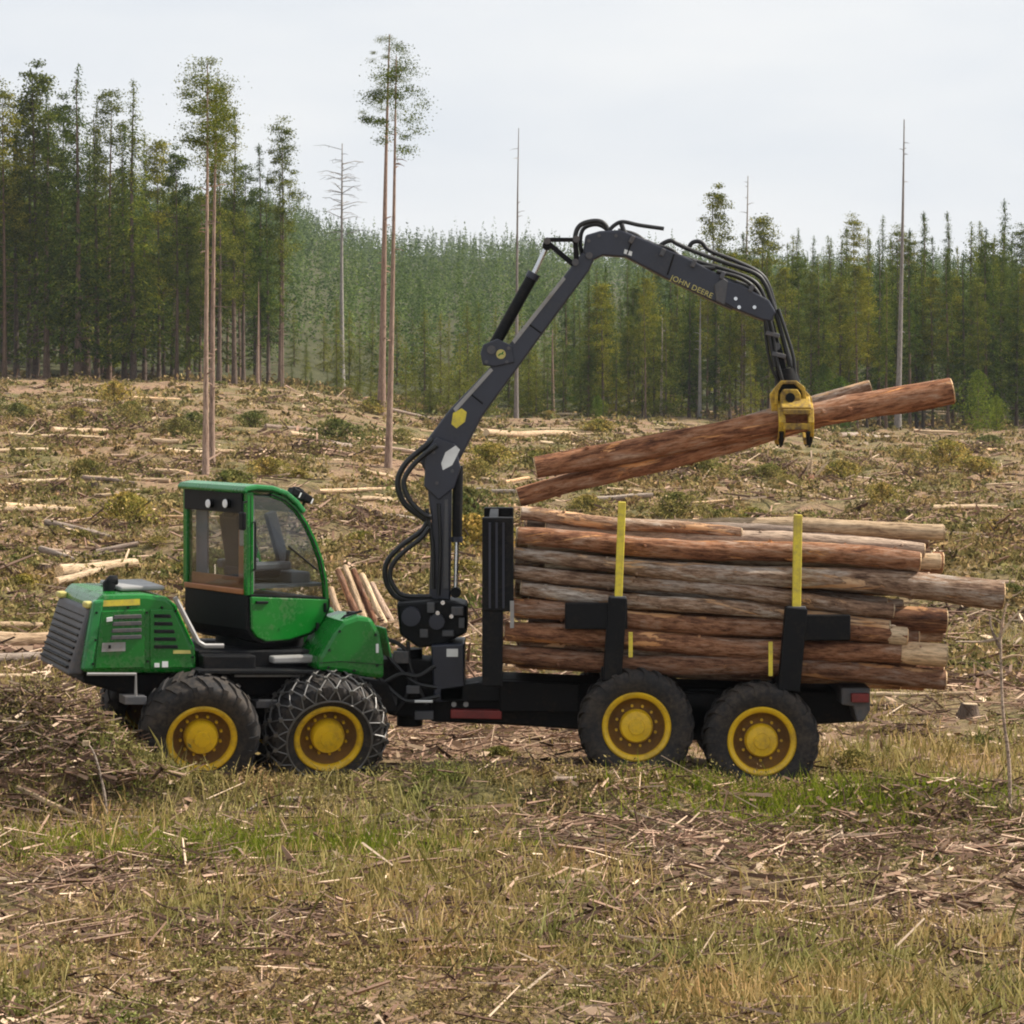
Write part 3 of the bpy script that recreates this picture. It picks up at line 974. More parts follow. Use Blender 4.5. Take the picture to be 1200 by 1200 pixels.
# ------------------------------------------------------------------ shrubs, fallen logs, stumps
for s in range(3):
    def b(root, s=s):
        h = (0.95, 0.75, 0.6)[s]
        crown_obj('foliage', *bush_crown(h, (1.3, 1.2, 0.9)[s], 90 + s, 2600, 0.10), M['shrub'], root)
        mb = MB(); r = random.Random(s)
        for i in range(9):
            a = r.uniform(0, 6.28); q = r.uniform(0.3, 0.9)
            mb.tube([(0, 0, -0.1), (math.cos(a) * q * 0.4, math.sin(a) * q * 0.4, h * 0.5), (math.cos(a) * q, math.sin(a) * q, h * r.uniform(0.6, 0.95))], [0.025, 0.018, 0.008], 4)
        mb.build('stem', M['trunk'], root)
    proto(('shrub', s), 'shrub', b)

SHRUBS = [  # px, py of the base, width in px, label
    (208, 512, 62, 'largest yellow green bush on the slope before the twin bare trunks'),
    (100, 560, 80, 'dark olive bush among pale debris logs in the slope beyond the hood'),
    (95, 632, 60, 'dark low bush by the pale log above the hood'),
    (20, 490, 50, 'grey olive bush at the far edge of the clearing before the old stand'),
    (295, 500, 60, 'rounded dull bush beside the twin bare trunks'),
    (30, 690, 90, 'broad olive bush next to the pair of pale logs behind the hood'),
    (185, 640, 40, 'small dark bush just beside the cab window'),
    (425, 640, 70, 'olive bush behind the hose loop of the crane'),
    (350, 560, 50, 'small olive bush behind the cab roof lamps'),
    (560, 560, 60, 'green bush just past the foot of the main boom'),
    (700, 505, 50, 'pale olive bush at the wood edge below the lifted logs'),
    (985, 560, 90, 'grey green bush in the open ground below the raised log'),
    (1035, 590, 70, 'dense grey bush above the top of the log load'),
    (900, 560, 60, 'brown bush with pale splinters below the grapple'),
    (1165, 625, 80, 'dark bush on the open slope past the log ends'),
    (1110, 545, 80, 'reddish dry bush on the crest below the bright birch'),
    (1185, 700, 70, 'olive bush past the longest log end'),
    (1150, 870, 70, 'green low bush beside the thin standing pole'),
    (1000, 905, 90, 'low green bush in front of the machine rear end'),
    (900, 925, 80, 'low leafy bush in front of the rearmost wheel'),
    (585, 885, 80, 'low dark green bush in the gap between the axles'),
    (560, 640, 40, 'dry bush seen between crane and headboard'),
    (690, 600, 60, 'flat olive bush behind the lifted log butts'),
    (845, 608, 60, 'flat dull bush just above the log load'),
    (470, 520, 50, 'small bush at the foot of the leaning pair of trunks'),
]
for i, (px, py, w, lab) in enumerate(SHRUBS):
    b = hit(px, py)
    wm = w / F * (b.y + D)
    plant(('shrub', i % 3), b, sc=min(wm / 2.4, 1.9), label=lab, cat='bush')
SMALL = dict(label='small dull green bush scattered on the felled slope', cat='bush', group='small bushes scattered on the slope')
for i in range(46):
    px, py = random.uniform(-20, 1220), 462 + 240 * random.random() ** 1.5
    b = hit(px, py)
    plant(('shrub', random.randrange(3)), b, sc=random.uniform(0.5, 1.25) * (1 + b.y / 300), **SMALL)

for s in range(3):
    def b(root, s=s):
        r = np.random.default_rng(130 + s)
        n = 330
        q = r.normal(size=(n, 2)) * np.array((0.75, 0.55))
        hz_ = 0.42 * np.exp(-(q[:, 0] / 0.8) ** 2 - (q[:, 1] / 0.6) ** 2) * r.random(n)
        a = r.uniform(0, 2 * math.pi, n); el = r.normal(0.1, 0.3, n)
        dr = np.stack([np.cos(a) * np.cos(el), np.sin(a) * np.cos(el), np.sin(el)], 1)
        ln = r.gamma(3, 0.14, n); c = np.stack([q[:, 0], q[:, 1], hz_], 1); rr = r.gamma(3, 0.006, n)
        s1 = np.cross(dr, np.array([0.13, 0.2, 1.0])); s1 /= np.linalg.norm(s1, axis=1)[:, None]
        s2 = np.cross(dr, s1)
        ring = [s1, -0.5 * s1 + 0.87 * s2, -0.5 * s1 - 0.87 * s2]
        v = np.stack([c - dr * (ln / 2)[:, None] + g * rr[:, None] for g in ring] + [c + dr * (ln / 2)[:, None] + g * (rr * 0.5)[:, None] for g in ring], 1).reshape(-1, 3)
        f = (np.array([[0, 1, 4, 3], [1, 2, 5, 4], [2, 0, 3, 5]])[None] + (np.arange(n) * 6)[:, None, None]).reshape(-1, 4)
        o = np_mesh('twigs', v, f, M['twig'], root); o['kind'] = 'stuff'
        n = 900
        q = r.normal(size=(n, 3)) * np.array((0.7, 0.5, 0.18)); q[:, 2] = np.abs(q[:, 2])
        o = np_mesh('dry_sprigs', *quads_cloud(q, r.uniform(0.05, 0.15, n), 0.5), M['heather'], root); o['kind'] = 'stuff'
    proto(('heap', s), 'slash_heap', b)
HEAPS = [(300, 528, 60, 'dark reddish slash heap beside the foot of the twin trunks'), (425, 650, 80, 'brown slash heap behind the hose loop'),
         (905, 545, 70, 'reddish slash heap just left of the splintered stump'), (1062, 602, 80, 'dark slash heap past the top log ends'),
         (1150, 530, 90, 'pinkish slash heap on the crest below the bright birch'), (30, 712, 90, 'olive brown slash heap behind the grille'),
         (150, 600, 80, 'pinkish slash heap between cab window and pale logs'), (560, 668, 60, 'tan slash heap between crane and headboard'),
         (370, 600, 70, 'brown slash heap behind the cab door arch'), (1140, 770, 110, 'grey brown slash heap past the lower log ends'),
         (700, 525, 70, 'tan slash heap under the lifted logs near the wood edge'), (855, 600, 70, 'low brown slash heap just above the log load'),
         (110, 890, 150, 'pinkish slash heap in front of the nose of the machine'), (1000, 965, 170, 'brown slash heap close to the camera below the rear wheels'),
         (1100, 935, 130, 'reddish slash heap beside the foot of the thin standing pole'), (560, 862, 100, 'pinkish slash heap seen between the axles'),
         (410, 915, 120, 'tan slash heap under the chained wheel'), (60, 572, 70, 'dark slash heap among the straw coloured logs beyond the hood'),
         (480, 585, 60, 'tan slash heap beside the hose bend'), (1010, 545, 70, 'brown slash heap on the crest below the raised log'),
         (1060, 860, 130, 'orange brown slash heap behind the machine rear end'), (640, 930, 120, 'brown slash heap before the third wheel')]
for i, (px, py, w, lab) in enumerate(HEAPS):
    b = hit(px, py)
    plant(('heap', i % 3), b, sc=min(w / F * (b.y + D) / 2.4, 2.2), label=lab, cat='slash heap')
HEAP = dict(label='small brown slash heap scattered on the felled slope', cat='slash heap', group='small slash heaps on the slope')
for i in range(60):
    px, py = random.uniform(-20, 1220), 466 + 260 * random.random() ** 1.4
    b = hit(px, py)
    plant(('heap', random.randrange(3)), b, sc=random.uniform(0.5, 1.2) * (1 + b.y / 250), **HEAP)
for px, py, lab in ((289, 535, 'dark reddish stump in the slash behind the cab roof'), (112, 571, 'dark stump at the end of the thin grey log beyond the hood'), (52, 672, 'brown stump beside the leaning grey pink log'),
                    (1064, 604, 'orange topped stump in the dark slash past the log ends'), (1135, 842, 'dark stump on the brown bank past the machine rear'), (420, 600, 'small brown stump beside the straw log'), (860, 556, 'brown stump left of the splintered one')):
    b = hit(px, py)
    st = empty('stump', b, 0, None, lab, 'stump')
    r0 = 0.12 * (1 + b.y / 300)
    mb = MB(); mb.tube([(0, 0, -0.15), (0, 0, 0.08), (0.01, 0, 0.2)], [r0 * 1.7, r0 * 1.15, r0], 12, wob=0.1); mb.build('stump_body', M['trunk'], st, smooth=60)
    mb = MB(); zt_ = 0.2; mb.tube([(0.01, 0, zt_ - 0.01), (0.01, 0, zt_ + 0.006)], [r0 * 0.93, r0 * 0.92], 12); mb.build('cut_face', M['cut'], st)

def log_mesh(a, b, r0, r1, mat, root_name, label=None, cat='log', group=None, n=14, seg=16, bend=0.011, knots=8, cut=True, peel=0.0):
    """A log from a to b: bent and tapered bark with its two cut faces as parts."""
    a, b = Vector(a), Vector(b)
    ln = (b - a).length
    x = (b - a).normalized()
    yv = Vector((0, 0, 1)).cross(x).normalized()
    zv = x.cross(yv)
    rot = Matrix((x, yv, zv)).transposed()
    mb = MB()
    ph, ph2 = random.uniform(0, 6), random.uniform(0, 6)
    pts, rad = [], []
    for i in range(seg + 1):
        t = i / seg
        k = math.sin(t * math.pi)
        pts.append(Vector((t * ln, math.sin(t * 4 + ph) * bend * ln * k, math.sin(t * 5 + ph2) * bend * ln * k)))
        rad.append((r0 + (r1 - r0) * t) * random.uniform(0.94, 1.06))
    mb.tube(pts, rad, n, wob=0.075)
    for i in range(knots):
        t = random.uniform(0.05, 0.95)
        an = random.uniform(0, 6.28)
        p = pts[int(t * seg)]
        dr = Vector((0, math.cos(an), math.sin(an)))
        r = r0 + (r1 - r0) * t
        mb.tube([p + dr * r * 0.8, p + dr * r * 1.14 + Vector((0.02, 0, 0))], [r * random.uniform(0.2, 0.34), r * 0.16], 6)
    o = mb.build(root_name, mat, None, smooth=60)
    o.matrix_world = Matrix.Translation(a) @ rot.to_4x4()
    if cut:
        for end, r, sgn in ((pts[0], rad[0], -1), (pts[-1], rad[-1], 1)):
            c = MB()
            c.tube([end + Vector((sgn * 0.003, 0, 0)), end + Vector((sgn * 0.014, 0, 0))], [r * 0.93, r * 0.91], n)
            c.build('cut_face', M['cut'], o)
    if peel:
        c = MB()
        e, q = pts[-1], pts[-2]
        s0 = e + (q - e).normalized() * peel
        c.tube([s0, s0.lerp(e, 0.3), e + (e - q).normalized() * 0.001], [rad[-1] * 0.95, rad[-1] * 1.07, rad[-1] * 1.06], n, wob=0.04)
        c.build('peeled_end', M['log_pale'], o, smooth=60)
    return tag(o, label, cat, group)

FALLEN = [  # px, py, px, py, radius px, material, label
    (62, 508, 142, 497, 3.5, 'log_pale', 'long pale peeled log on the far slope before the old stand'),
    (-30, 533, 56, 532, 3, 'log_pale', 'pale log entering from the edge on the far slope'),
    (-12, 516, 12, 510, 3.5, 'log_pale', 'short pale log end at the picture edge on the far slope'),
    (180, 519, 208, 521, 3, 'log_pale', 'short white log before the yellow green bush'),
    (186, 531, 241, 533, 3, 'log_pale', 'pale log pointing at the twin bare trunks'),
    (250, 534, 364, 538, 2.5, 'log_pale', 'thin long pale log behind the cab roof'),
    (340, 511, 384, 512, 3, 'log_pale', 'short cream log under the dead grey pine'),
    (346, 524, 412, 528, 4.5, 'log_grey', 'pinkish grey log under the dead grey pine'),
    (155, 550, 207, 562, 3, 'log_pale', 'slanting pale log close beside the cab roof'),
    (25, 567, 82, 565, 2.5, 'log_pale', 'straw coloured log beyond the hood, topmost of four'),
    (96, 565, 162, 573, 2.5, 'log_grey', 'thin grey log with a dark shaded underside beyond the hood'),
    (-40, 602, 86, 605, 4.5, 'log_pale', 'long pinkish log running in from the edge beyond the hood'),
    (124, 600, 182, 601, 3, 'log_pale', 'pinkish short log beside the cab at window height'),
    (70, 685, 192, 664, 7, 'log_pale', 'thick cream log just above the hood, pointing at the cab'),
    (66, 692, 122, 679, 5, 'log_pale', 'shorter cream log tucked under the thick one above the hood'),
    (48, 654, 92, 672, 4, 'log_grey', 'grey pink log leaning across the cream ones above the hood'),
    (-60, 742, 49, 741, 4.5, 'log_pale', 'uppermost pale log of the pile in front of the grille'),
    (-70, 765, 58, 764, 11, 'log_pale', 'thickest pale log of the pile in front of the grille'),
    (-60, 785, 56, 782, 7, 'log_grey', 'pinkish log under the thickest one in front of the grille'),
    (-50, 803, 37, 800, 3.5, 'log_pale', 'lowest white log of the pile in front of the grille'),
    (570, 513, 668, 505, 4, 'log_pale', 'long cream log on the far slope behind the main boom'),
    (458, 517, 503, 508, 3, 'log_pale', 'short cream log beside the leaning pair of trunks'),
    (428, 556, 464, 560, 2.5, 'log_pale', 'small pale log behind the hose loop'),
    (416, 590, 474, 591, 3, 'log_pale', 'small straw log level with the hose bend'),
    (535, 597, 603, 597, 2.5, 'log_pale', 'pale log touching the headboard top in view'),
    (560, 578, 612, 590, 3, 'log_grey', 'pinkish log under the lifted log butts'),
    (735, 559, 808, 565, 5, 'log_pale', 'short thick pale log behind the lifted logs'),
    (985, 514, 1030, 510, 3, 'log_grey', 'grey log on the crest under the raised log'),
    (590, 790, 694, 787, 5, 'log_pale', 'cream log seen between load and chassis behind the front stake'),
    (770, 801, 884, 799, 4, 'log_pale', 'cream log seen between load and chassis above the wheels'),
    (1018, 818, 1142, 817, 3, 'log_pale', 'long thin pale log beside the machine rear end'),
    (1040, 834, 1066, 838, 2.5, 'log_pale', 'short chip of log behind the machine rear end'),
    (1080, 893, 1112, 899, 3, 'log_pale', 'short white log in the grass past the rearmost wheel'),
    (1105, 998, 1235, 993, 4.5, 'log_grey', 'pale grey log lying before the thin standing pole'),
    (20, 927, 135, 975, 3.2, 'log_pale', 'long thin cream pole lying in the grass near the camera'),
    (30, 985, 120, 980, 3.5, 'log_grey', 'pinkish weathered log at the foot of the cream pole'),
    (330, 941, 366, 938, 3, 'log_grey', 'short grey log in the grass before the chained wheel'),
    (165, 988, 240, 978, 3.5, 'log_pale', 'pale rotten log in the grass near the camera'),
    (650, 935, 740, 900, 2.5, 'log_grey', 'grey stick lying before the third wheel'),
    (258, 968, 310, 938, 2, 'log_grey', 'dark thin stick lying in bright grass near the camera'),
]
for a, b, c, e, r, m, lab in FALLEN:
    p, q = hit(a, b), hit(c, e)
    dm = ((p.y + q.y) / 2 + D)
    rm = r / F * dm
    if abs(q.y - p.y) > 1.6 * abs(q.x - p.x):
        q.y = p.y + math.copysign(1.6 * abs(q.x - p.x), q.y - p.y)
        q.z = float(terrain(q.x, q.y))
    tt = np.linspace(0, 1, 9)
    over = float(np.max(terrain(p.x + (q.x - p.x) * tt, p.y + (q.y - p.y) * tt) - (p.z + (q.z - p.z) * tt)))
    up = Vector((0, 0, rm * 0.8 + max(0.0, over) * 0.9 + (0.06 if r >= 3.5 and p.y > 0 else 0.0)))
    log_mesh(p + up, q + up, rm * 1.05, rm * 0.8, M[m], 'fallen_log', lab, 'fallen log', n=8, seg=6, knots=2)
DEB = dict(label='short weathered piece of trunk lying on the felled slope', cat='fallen log', group='short trunk pieces scattered on the slope')
for i in range(105):
    px, py = random.uniform(-10, 1215), 466 + 260 * random.random() ** 1.5
    p = hit(px, py)
    ln = random.uniform(0.4, 3.2) * (1 + p.y / 220)
    a = random.gauss(0, 0.5)
    q = Vector((p.x + ln * math.cos(a), p.y + ln * math.sin(a), 0))
    q.z = float(terrain(q.x, q.y))
    rm = random.uniform(0.035, 0.10) * (1 + p.y / 250)
    log_mesh(p + Vector((0, 0, rm * .7)), q + Vector((0, 0, rm * .7)), rm, rm * 0.75, M[random.choice(('log_pale', 'log_pale', 'log_grey'))], 'fallen_log', n=7, seg=3, knots=0, cut=False, **DEB)

# splintered stump below the grapple, leaning sticks behind the fender, standing pole by the edge
b = hit(945, 566)
st = empty('splintered_stump', b, 0, None, 'splintered orange stump with upright slivers below the grapple', 'stump')
mb = MB(); mb.tube([(0, 0, -0.2), (0, 0, 0.35)], [0.42, 0.32], 12, wob=0.06); mb.build('stump_body', M['log_red'], st, smooth=50)
for i, (dx, ex, hz) in enumerate(((-0.3, -0.7, 0.5), (-0.1, 0.3, 0.95), (0.2, 0.25, 0.8), (0.35, 1.0, 0.75), (0.1, -0.25, 0.6))):
    mb = MB(); mb.tube([(dx, 0, 0.2), (dx * 0.5 + ex * 0.5, 0.03, 0.2 + hz * 0.55), (ex, 0.05, 0.2 + hz)], [0.07, 0.055, 0.02], 5); mb.build('sliver', M['log_pale'], st)

STK = [((396, 668), (418, 712), 'log_red', 'reddish stick leaning in the brush behind the fender, nearest the cab'),
       ((404, 664), (428, 722), 'log_pale', 'pale stick leaning in the brush behind the fender'),
       ((414, 668), (440, 724), 'log_red', 'reddish stick leaning beside the pale one behind the fender'),
       ((424, 674), (452, 726), 'log_pale', 'cream stick leaning in the brush next to the hose loop'),
       ((436, 684), (460, 724), 'log_grey', 'grey stick leaning in the brush, nearest the hose loop'),
       ((388, 690), (404, 730), 'log_pale', 'short pale stick low behind the fender top')]
base = hit(425, 735)
for i, (t, bt, m, lab) in enumerate(STK):
    yy = base.y + 0.25 * i
    a, c = P(bt[0], bt[1] + 8, yy - 0.5), P(t[0], t[1], yy + 0.3)
    log_mesh(a, c, 0.07, 0.055, M[m], 'leaning_stick', lab, 'stick', n=7, seg=4, knots=1)

b = hit(1184, 950)
d = b.y + D
sp = empty('standing_pole', b, 0, None, 'thin pale dead sapling standing upright in the grass with a broken forked top', 'dead sapling')
pp = lambda px, py: P(px, py, b.y) - b
mb = MB(); mb.tube(curve_pts([pp(1184, 955), pp(1182, 890), pp(1175, 830), pp(1172, 742)], 5), [0.021] * 8 + [0.016] * 8, 7); mb.build('trunk', M['log_grey'], sp, smooth=60)
for q in (((1172, 760), (1162, 738), (1160, 722)), ((1172, 745), (1184, 728), (1204, 708)), ((1172, 750), (1176, 722), (1180, 706)), ((1173, 772), (1190, 768), (1206, 770)), ((1172, 748), (1150, 752), (1120, 752))):
    mb = MB(); mb.tube(curve_pts([pp(*k) for k in q], 4), [0.017] * 4 + [0.011] * 4 + [0.007], 6); mb.build('branch', M['log_pale' if q[1][0] > 1180 else 'log_grey'], sp, smooth=60)

b = hit(124, 962)
sp = empty('standing_twig', b, 0, None, 'thin crooked twig sticking up from the grass before the front wheel', 'twig')
mb = MB(); mb.tube(curve_pts([P(125, 965, b.y) - b, P(123, 935, b.y) - b, P(117, 905, b.y) - b, P(109, 880, b.y) - b, P(101, 870, b.y) - b], 4), [0.017] * 6 + [0.013] * 6 + [0.009] * 5, 6); mb.build('stem', M['log_grey'], sp)
mb = MB(); mb.box(P(101, 871, b.y) - b, (0.07, 0.04, 0.05)); mb.build('broken_tip', M['cut'], sp)

# ------------------------------------------------------------------ the forwarder
FW = empty('forwarder', (0, 0, 0), 0, None, 'green forwarder with charcoal crane and yellow wheel rims loading logs in the clearing', 'forwarder')
YAW = math.radians(20)
FR = Frame(P(480, 700, 0), YAW)           # front half, turned at the joint
FR.o.z = 0
def fpart(mb, name, mats, **kw):
    return mb.build(name, mats, FW, loc=FR.o, rz=YAW, **kw)
def rpart(mb, name, mats, **kw):
    return mb.build(name, mats, FW, **kw)

# wheels: one of each part, then copies
WR, WW = 0.65, 0.58
def make_wheel():
    root = empty('wheel', (0, 0, 0), 0, FW)
    t = MB()
    hw = WW / 2
    prof = [(0.37, -hw * 0.78), (0.42, -hw * 0.93), (0.50, -hw), (0.57, -hw * 0.97), (0.605, -hw * 0.86), (0.62, -hw * 0.5), (0.625, 0),
            (0.62, hw * 0.5), (0.605, hw * 0.86), (0.57, hw * 0.97), (0.50, hw), (0.42, hw * 0.93), (0.37, hw * 0.78)]
    t.lathe(prof, 56)
    for k in range(22):
        for s in (-1, 1):
            a = 2 * math.pi * (k + (0.5 if s > 0 else 0)) / 22
            q = []
            for y0, da, rr in ((0.02 * s, 0.16, 0.645), (hw * 0.55 * s, 0.07, 0.648), (hw * 0.93 * s, 0.0, 0.618), (hw * 1.03 * s, -0.015, 0.545)):
                an = a + da
                q.append((an, y0, rr))
            vs = []
            for an, y0, rr in q:
                for ww in (-0.045, 0.045):
                    for r2 in (rr - 0.05, rr):
                        vs.append((r2 * math.cos(an + ww), y0, r2 * math.sin(an + ww)))
            fs = []
            for i in range(3):
                o, p = i * 4, i * 4 + 4
                for e0, e1 in ((0, 1), (1, 3), (3, 2), (2, 0)):
                    fs.append((o + e0, o + e1, p + e1, p + e0))
            fs += [(0, 2, 3, 1), (12, 13, 15, 14)]
            t.add(vs, fs)
    t.build('tyre', M['rubber'], root, smooth=40)
    r = MB()
    r.lathe([(0.375, 0.22), (0.375, -0.20), (0.385, -0.245), (0.368, -0.262), (0.335, -0.255), (0.318, -0.235), (0.315, -0.20)], 48)
    r.build('rim', M['yellow'], root, smooth=45)
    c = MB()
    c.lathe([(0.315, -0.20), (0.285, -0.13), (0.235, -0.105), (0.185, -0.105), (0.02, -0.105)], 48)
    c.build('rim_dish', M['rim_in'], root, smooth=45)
    h = MB()
    h.lathe([(0.188, -0.10), (0.185, -0.20), (0.165, -0.235), (0.09, -0.245), (0.085, -0.262), (0.001, -0.265)], 32)
    h.build('hub', M['yellow'], root, smooth=40)
    b = MB()
    for k in range(12):
        a = 2 * math.pi * k / 12
        p = Vector((0.225 * math.cos(a), -0.105, 0.225 * math.sin(a)))
        b.tube([p, p + Vector((0, -0.035, 0))], 0.017, 6)
    b.build('wheel_bolts', M['yellow'], root)['kind'] = 'stuff'
    return root
W1 = make_wheel()
def put_wheel(o, fr, px, py, ycen, side, spin):
    """ycen: centre plane in the frame; the near face carries the rim centre seen at (px, py)."""
    if side < 0:
        p = fr.on(px, py, 1, ycen - 0.25)
        put_wheel.mem = p
    p = Vector(put_wheel.mem)
    p.y = ycen
    o.location = fr.world(p)
    o.rotation_mode = 'ZYX'
    o.rotation_euler = (0, spin, fr.a + (math.pi if side > 0 else 0))
    return o
YW = 1.06
first = True
WHEELS = [(FR, 240, 860, 'f'), (FR, 389, 859, 'c'), (W0, 746, 852, 'r'), (W0, 893, 869, 'r')]
wheels = []
for fr, px, py, k in WHEELS:
    for side in (-1, 1):
        o = W1 if first else copy_tree(W1, FW)
        first = False
        put_wheel(o, fr, px, py, YW * side, side, random.uniform(0, 1))
        wheels.append(o)
wheels[2]['label'] = 'wheel wrapped in a steel tyre chain'
# tyre chain on the second front wheel
for wch in (wheels[2], wheels[3]):
    ch = MB()
    hw = WW / 2
    NS = 21
    def cp(a, lane):
        rr = {-3: 0.47, -2: 0.60, -1: 0.672, 0: 0.678, 1: 0.672, 2: 0.60, 3: 0.47}[lane]
        yy = {-3: hw + 0.022, -2: hw * 0.96 + 0.012, -1: hw * 0.5, 0: 0, 1: -hw * 0.5, 2: -hw * 0.96 - 0.012, 3: -hw - 0.022}[lane]
        return Vector((rr * math.cos(a), yy, rr * math.sin(a)))
    for k in range(NS):
        a0, da = 2 * math.pi * k / NS, 2 * math.pi / NS
        for lane in range(-3, 3):
            e = (lane % 2)
            for s in (0.5, -0.5):
                p0 = cp(a0 + (0 if e == 0 else 0.5 * da) + random.uniform(-.05, .05), lane)
                p1 = cp(a0 + (0 if e == 0 else 0.5 * da) + s * da, lane + 1)
                m = (p0 + p1) / 2 * 1.012
                ch.tube([p0, m, p1], 0.0085, 5)
        for lane in (-3, 3):
            pts = [cp(a0 + da * q / 3, lane) for q in range(4)]
            ch.tube(pts, 0.012, 5)
        for lane in (-1, 0, 1, 2, -2):
            p = cp(a0 + (0 if lane % 2 == 0 else 0.5 * da), lane)
            ch.box(p, (0.042, 0.042, 0.042), Matrix.Rotation(a0, 3, 'Y'))
    ch.build('tyre_chain', M['chain'], wch, smooth=50)

# bogie beams
def bogie(fr, a, b, name):
    for s in (-1, 1):
        y = 0.62 * s
        pa, pb = fr.on(*a, 1, -YW - 0.25), fr.on(*b, 1, -YW - 0.25)
        mb = MB()
        zc = 0.06
        mb.prism([(pa.x - 0.2, pa.z - 0.14), (pb.x + 0.2, pb.z - 0.14), (pb.x + 0.22, pb.z + 0.12), ((pa.x + pb.x) / 2 + 0.2, max(pa.z, pb.z) + 0.3), ((pa.x + pb.x) / 2 - 0.2, max(pa.z, pb.z) + 0.3), (pa.x - 0.22, pa.z + 0.12)], y - 0.13, y + 0.13)
        mb.build(name, M['chassis'], FW, bevel=0.02, loc=fr.o if fr is FR else (0, 0, 0), rz=fr.a)
    mb = MB(); mb.tube([((pa.x + pb.x) / 2, -0.75, (pa.z + pb.z) / 2 + 0.1), ((pa.x + pb.x) / 2, 0.75, (pa.z + pb.z) / 2 + 0.1)], 0.16, 14)
    mb.build('axle', M['chassis'], FW, smooth=40, loc=fr.o if fr is FR else (0, 0, 0), rz=fr.a)
bogie(FR, (240, 860), (389, 859), 'bogie_beam')
bogie(W0, (746, 852), (893, 869), 'bogie_beam')

# ---- front half: chassis, hood, grille, rails, fender
YH = -0.88
mb = MB()
mb.prism(FR.poly([(100, 790), (232, 788), (380, 786), (455, 800), (468, 835), (420, 838), (300, 838), (200, 832), (150, 815), (96, 800)], -0.55), -0.55, 0.55)
fpart(mb, 'front_chassis', M['chassis'], bevel=0.03)
mb = MB()
mb.prism(FR.poly([(232, 762), (384, 762), (384, 788), (232, 790)], -0.75), -0.75, 0.75)
fpart(mb, 'cab_platform', M['black'], bevel=0.02)
mb = MB()
mb.prism(FR.poly([(98, 789), (96, 776), (112, 704), (121, 697), (172, 696), (196, 700), (207, 709), (229, 758), (231, 789)], YH), YH, -YH)
fpart(mb, 'hood', M['green'], bevel=0.05)
# raised hood panels, each a part
def hpanel(name, pts, mat, y=YH, th=0.02, bev=0.012):
    m_ = MB(); m_.prism(FR.poly(pts, y - th), y - th, y + 0.004)
    return fpart(m_, name, mat, bevel=bev)
hpanel('hood_door', [(119, 716), (170, 714), (170, 783), (111, 784)], M['green'])
hpanel('hood_door', [(176, 714), (203, 714), (224, 760), (226, 783), (176, 783)], M['green'])
for k in range(4):
    y0 = 721 + k * 8
    hpanel('louvre', [(134 - k, y0), (166, y0 - 1), (166, y0 + 3.5), (133 - k, y0 + 4.5)], M['grille'], YH - 0.02, 0.022, 0.005)
for k in range(5):
    y0 = 720 + k * 9
    hpanel('louvre', [(181, y0), (200 + k * 2, y0), (201 + k * 2, y0 + 4), (181, y0 + 4)], M['black'], YH - 0.02, 0.016, 0.005)
hpanel('stripe', [(117, 704), (164, 702), (164, 709), (115, 711)], M['stake'], YH, 0.008, 0.0)
hpanel('badge', [(120, 753.5), (147, 752.5), (147, 763), (119, 764)], M['grey'], YH - 0.02, 0.008, 0.0)
hpanel('badge_mark', [(127, 756), (130, 756), (130, 760), (127, 760)], M['black'], YH - 0.028, 0.004, 0.0)
hpanel('hood_latch', [(125, 724), (132, 723), (132, 728), (125, 729)], M['white'], YH - 0.02, 0.02, 0.004)
hpanel('stripe', [(203, 762), (223, 762), (224, 766), (203, 766)], M['letter'], YH - 0.02, 0.008, 0.0)
hpanel('sticker', [(181, 777), (187, 777), (187, 782), (181, 782)], M['white'], YH - 0.02, 0.006, 0.0)
hpanel('sticker', [(190, 775), (197, 775), (197, 782), (190, 782)], M['white'], YH - 0.02, 0.006, 0.0)
# front corner highlight painted as a lighter green strip, grille at the nose
fx0 = FR.on(98, 789, 1, YH).x
fx1 = FR.on(112, 702, 1, YH).x
z0, z1 = FR.on(98, 786, 1, YH).z, FR.on(112, 702, 1, YH).z
mb = MB()
mb.prism([(fx0 - 0.03, z0), (fx0 + 0.10, z0), (fx1 + 0.10, z1), (fx1 - 0.03, z1 - 0.02)], YH - 0.02, YH + 0.10)
fpart(mb, 'hood_corner_highlight', M['green_lit'], bevel=0.03)
mb = MB()
mb.prism([(fx0 - 0.16, z0 - 0.05), (fx0 + 0.01, z0 - 0.05), (fx1 + 0.01, z1 - 0.10), (fx1 - 0.07, z1 - 0.10)], YH + 0.06, -YH - 0.06)
fpart(mb, 'front_grille', M['grille'], bevel=0.03)
for k in range(9):
    t = (k + 0.5) / 9
    zz = z0 + (z1 - 0.16 - z0) * t
    xx = (fx0 - 0.165) + ((fx1 - 0.075) - (fx0 - 0.165)) * t
    mb = MB(); mb.box((xx, 0, zz), (0.03, 1.5, 0.022), Matrix.Rotation(-0.35, 3, 'Y'))
    fpart(mb, 'grille_slat', M['black'])
for s in (-1, 1):
    mb = MB(); mb.box((fx1 - 0.05, 0.74 * s, z1 - 0.07), (0.10, 0.18, 0.07))
    fpart(mb, 'headlight', M['letter'], bevel=0.02)
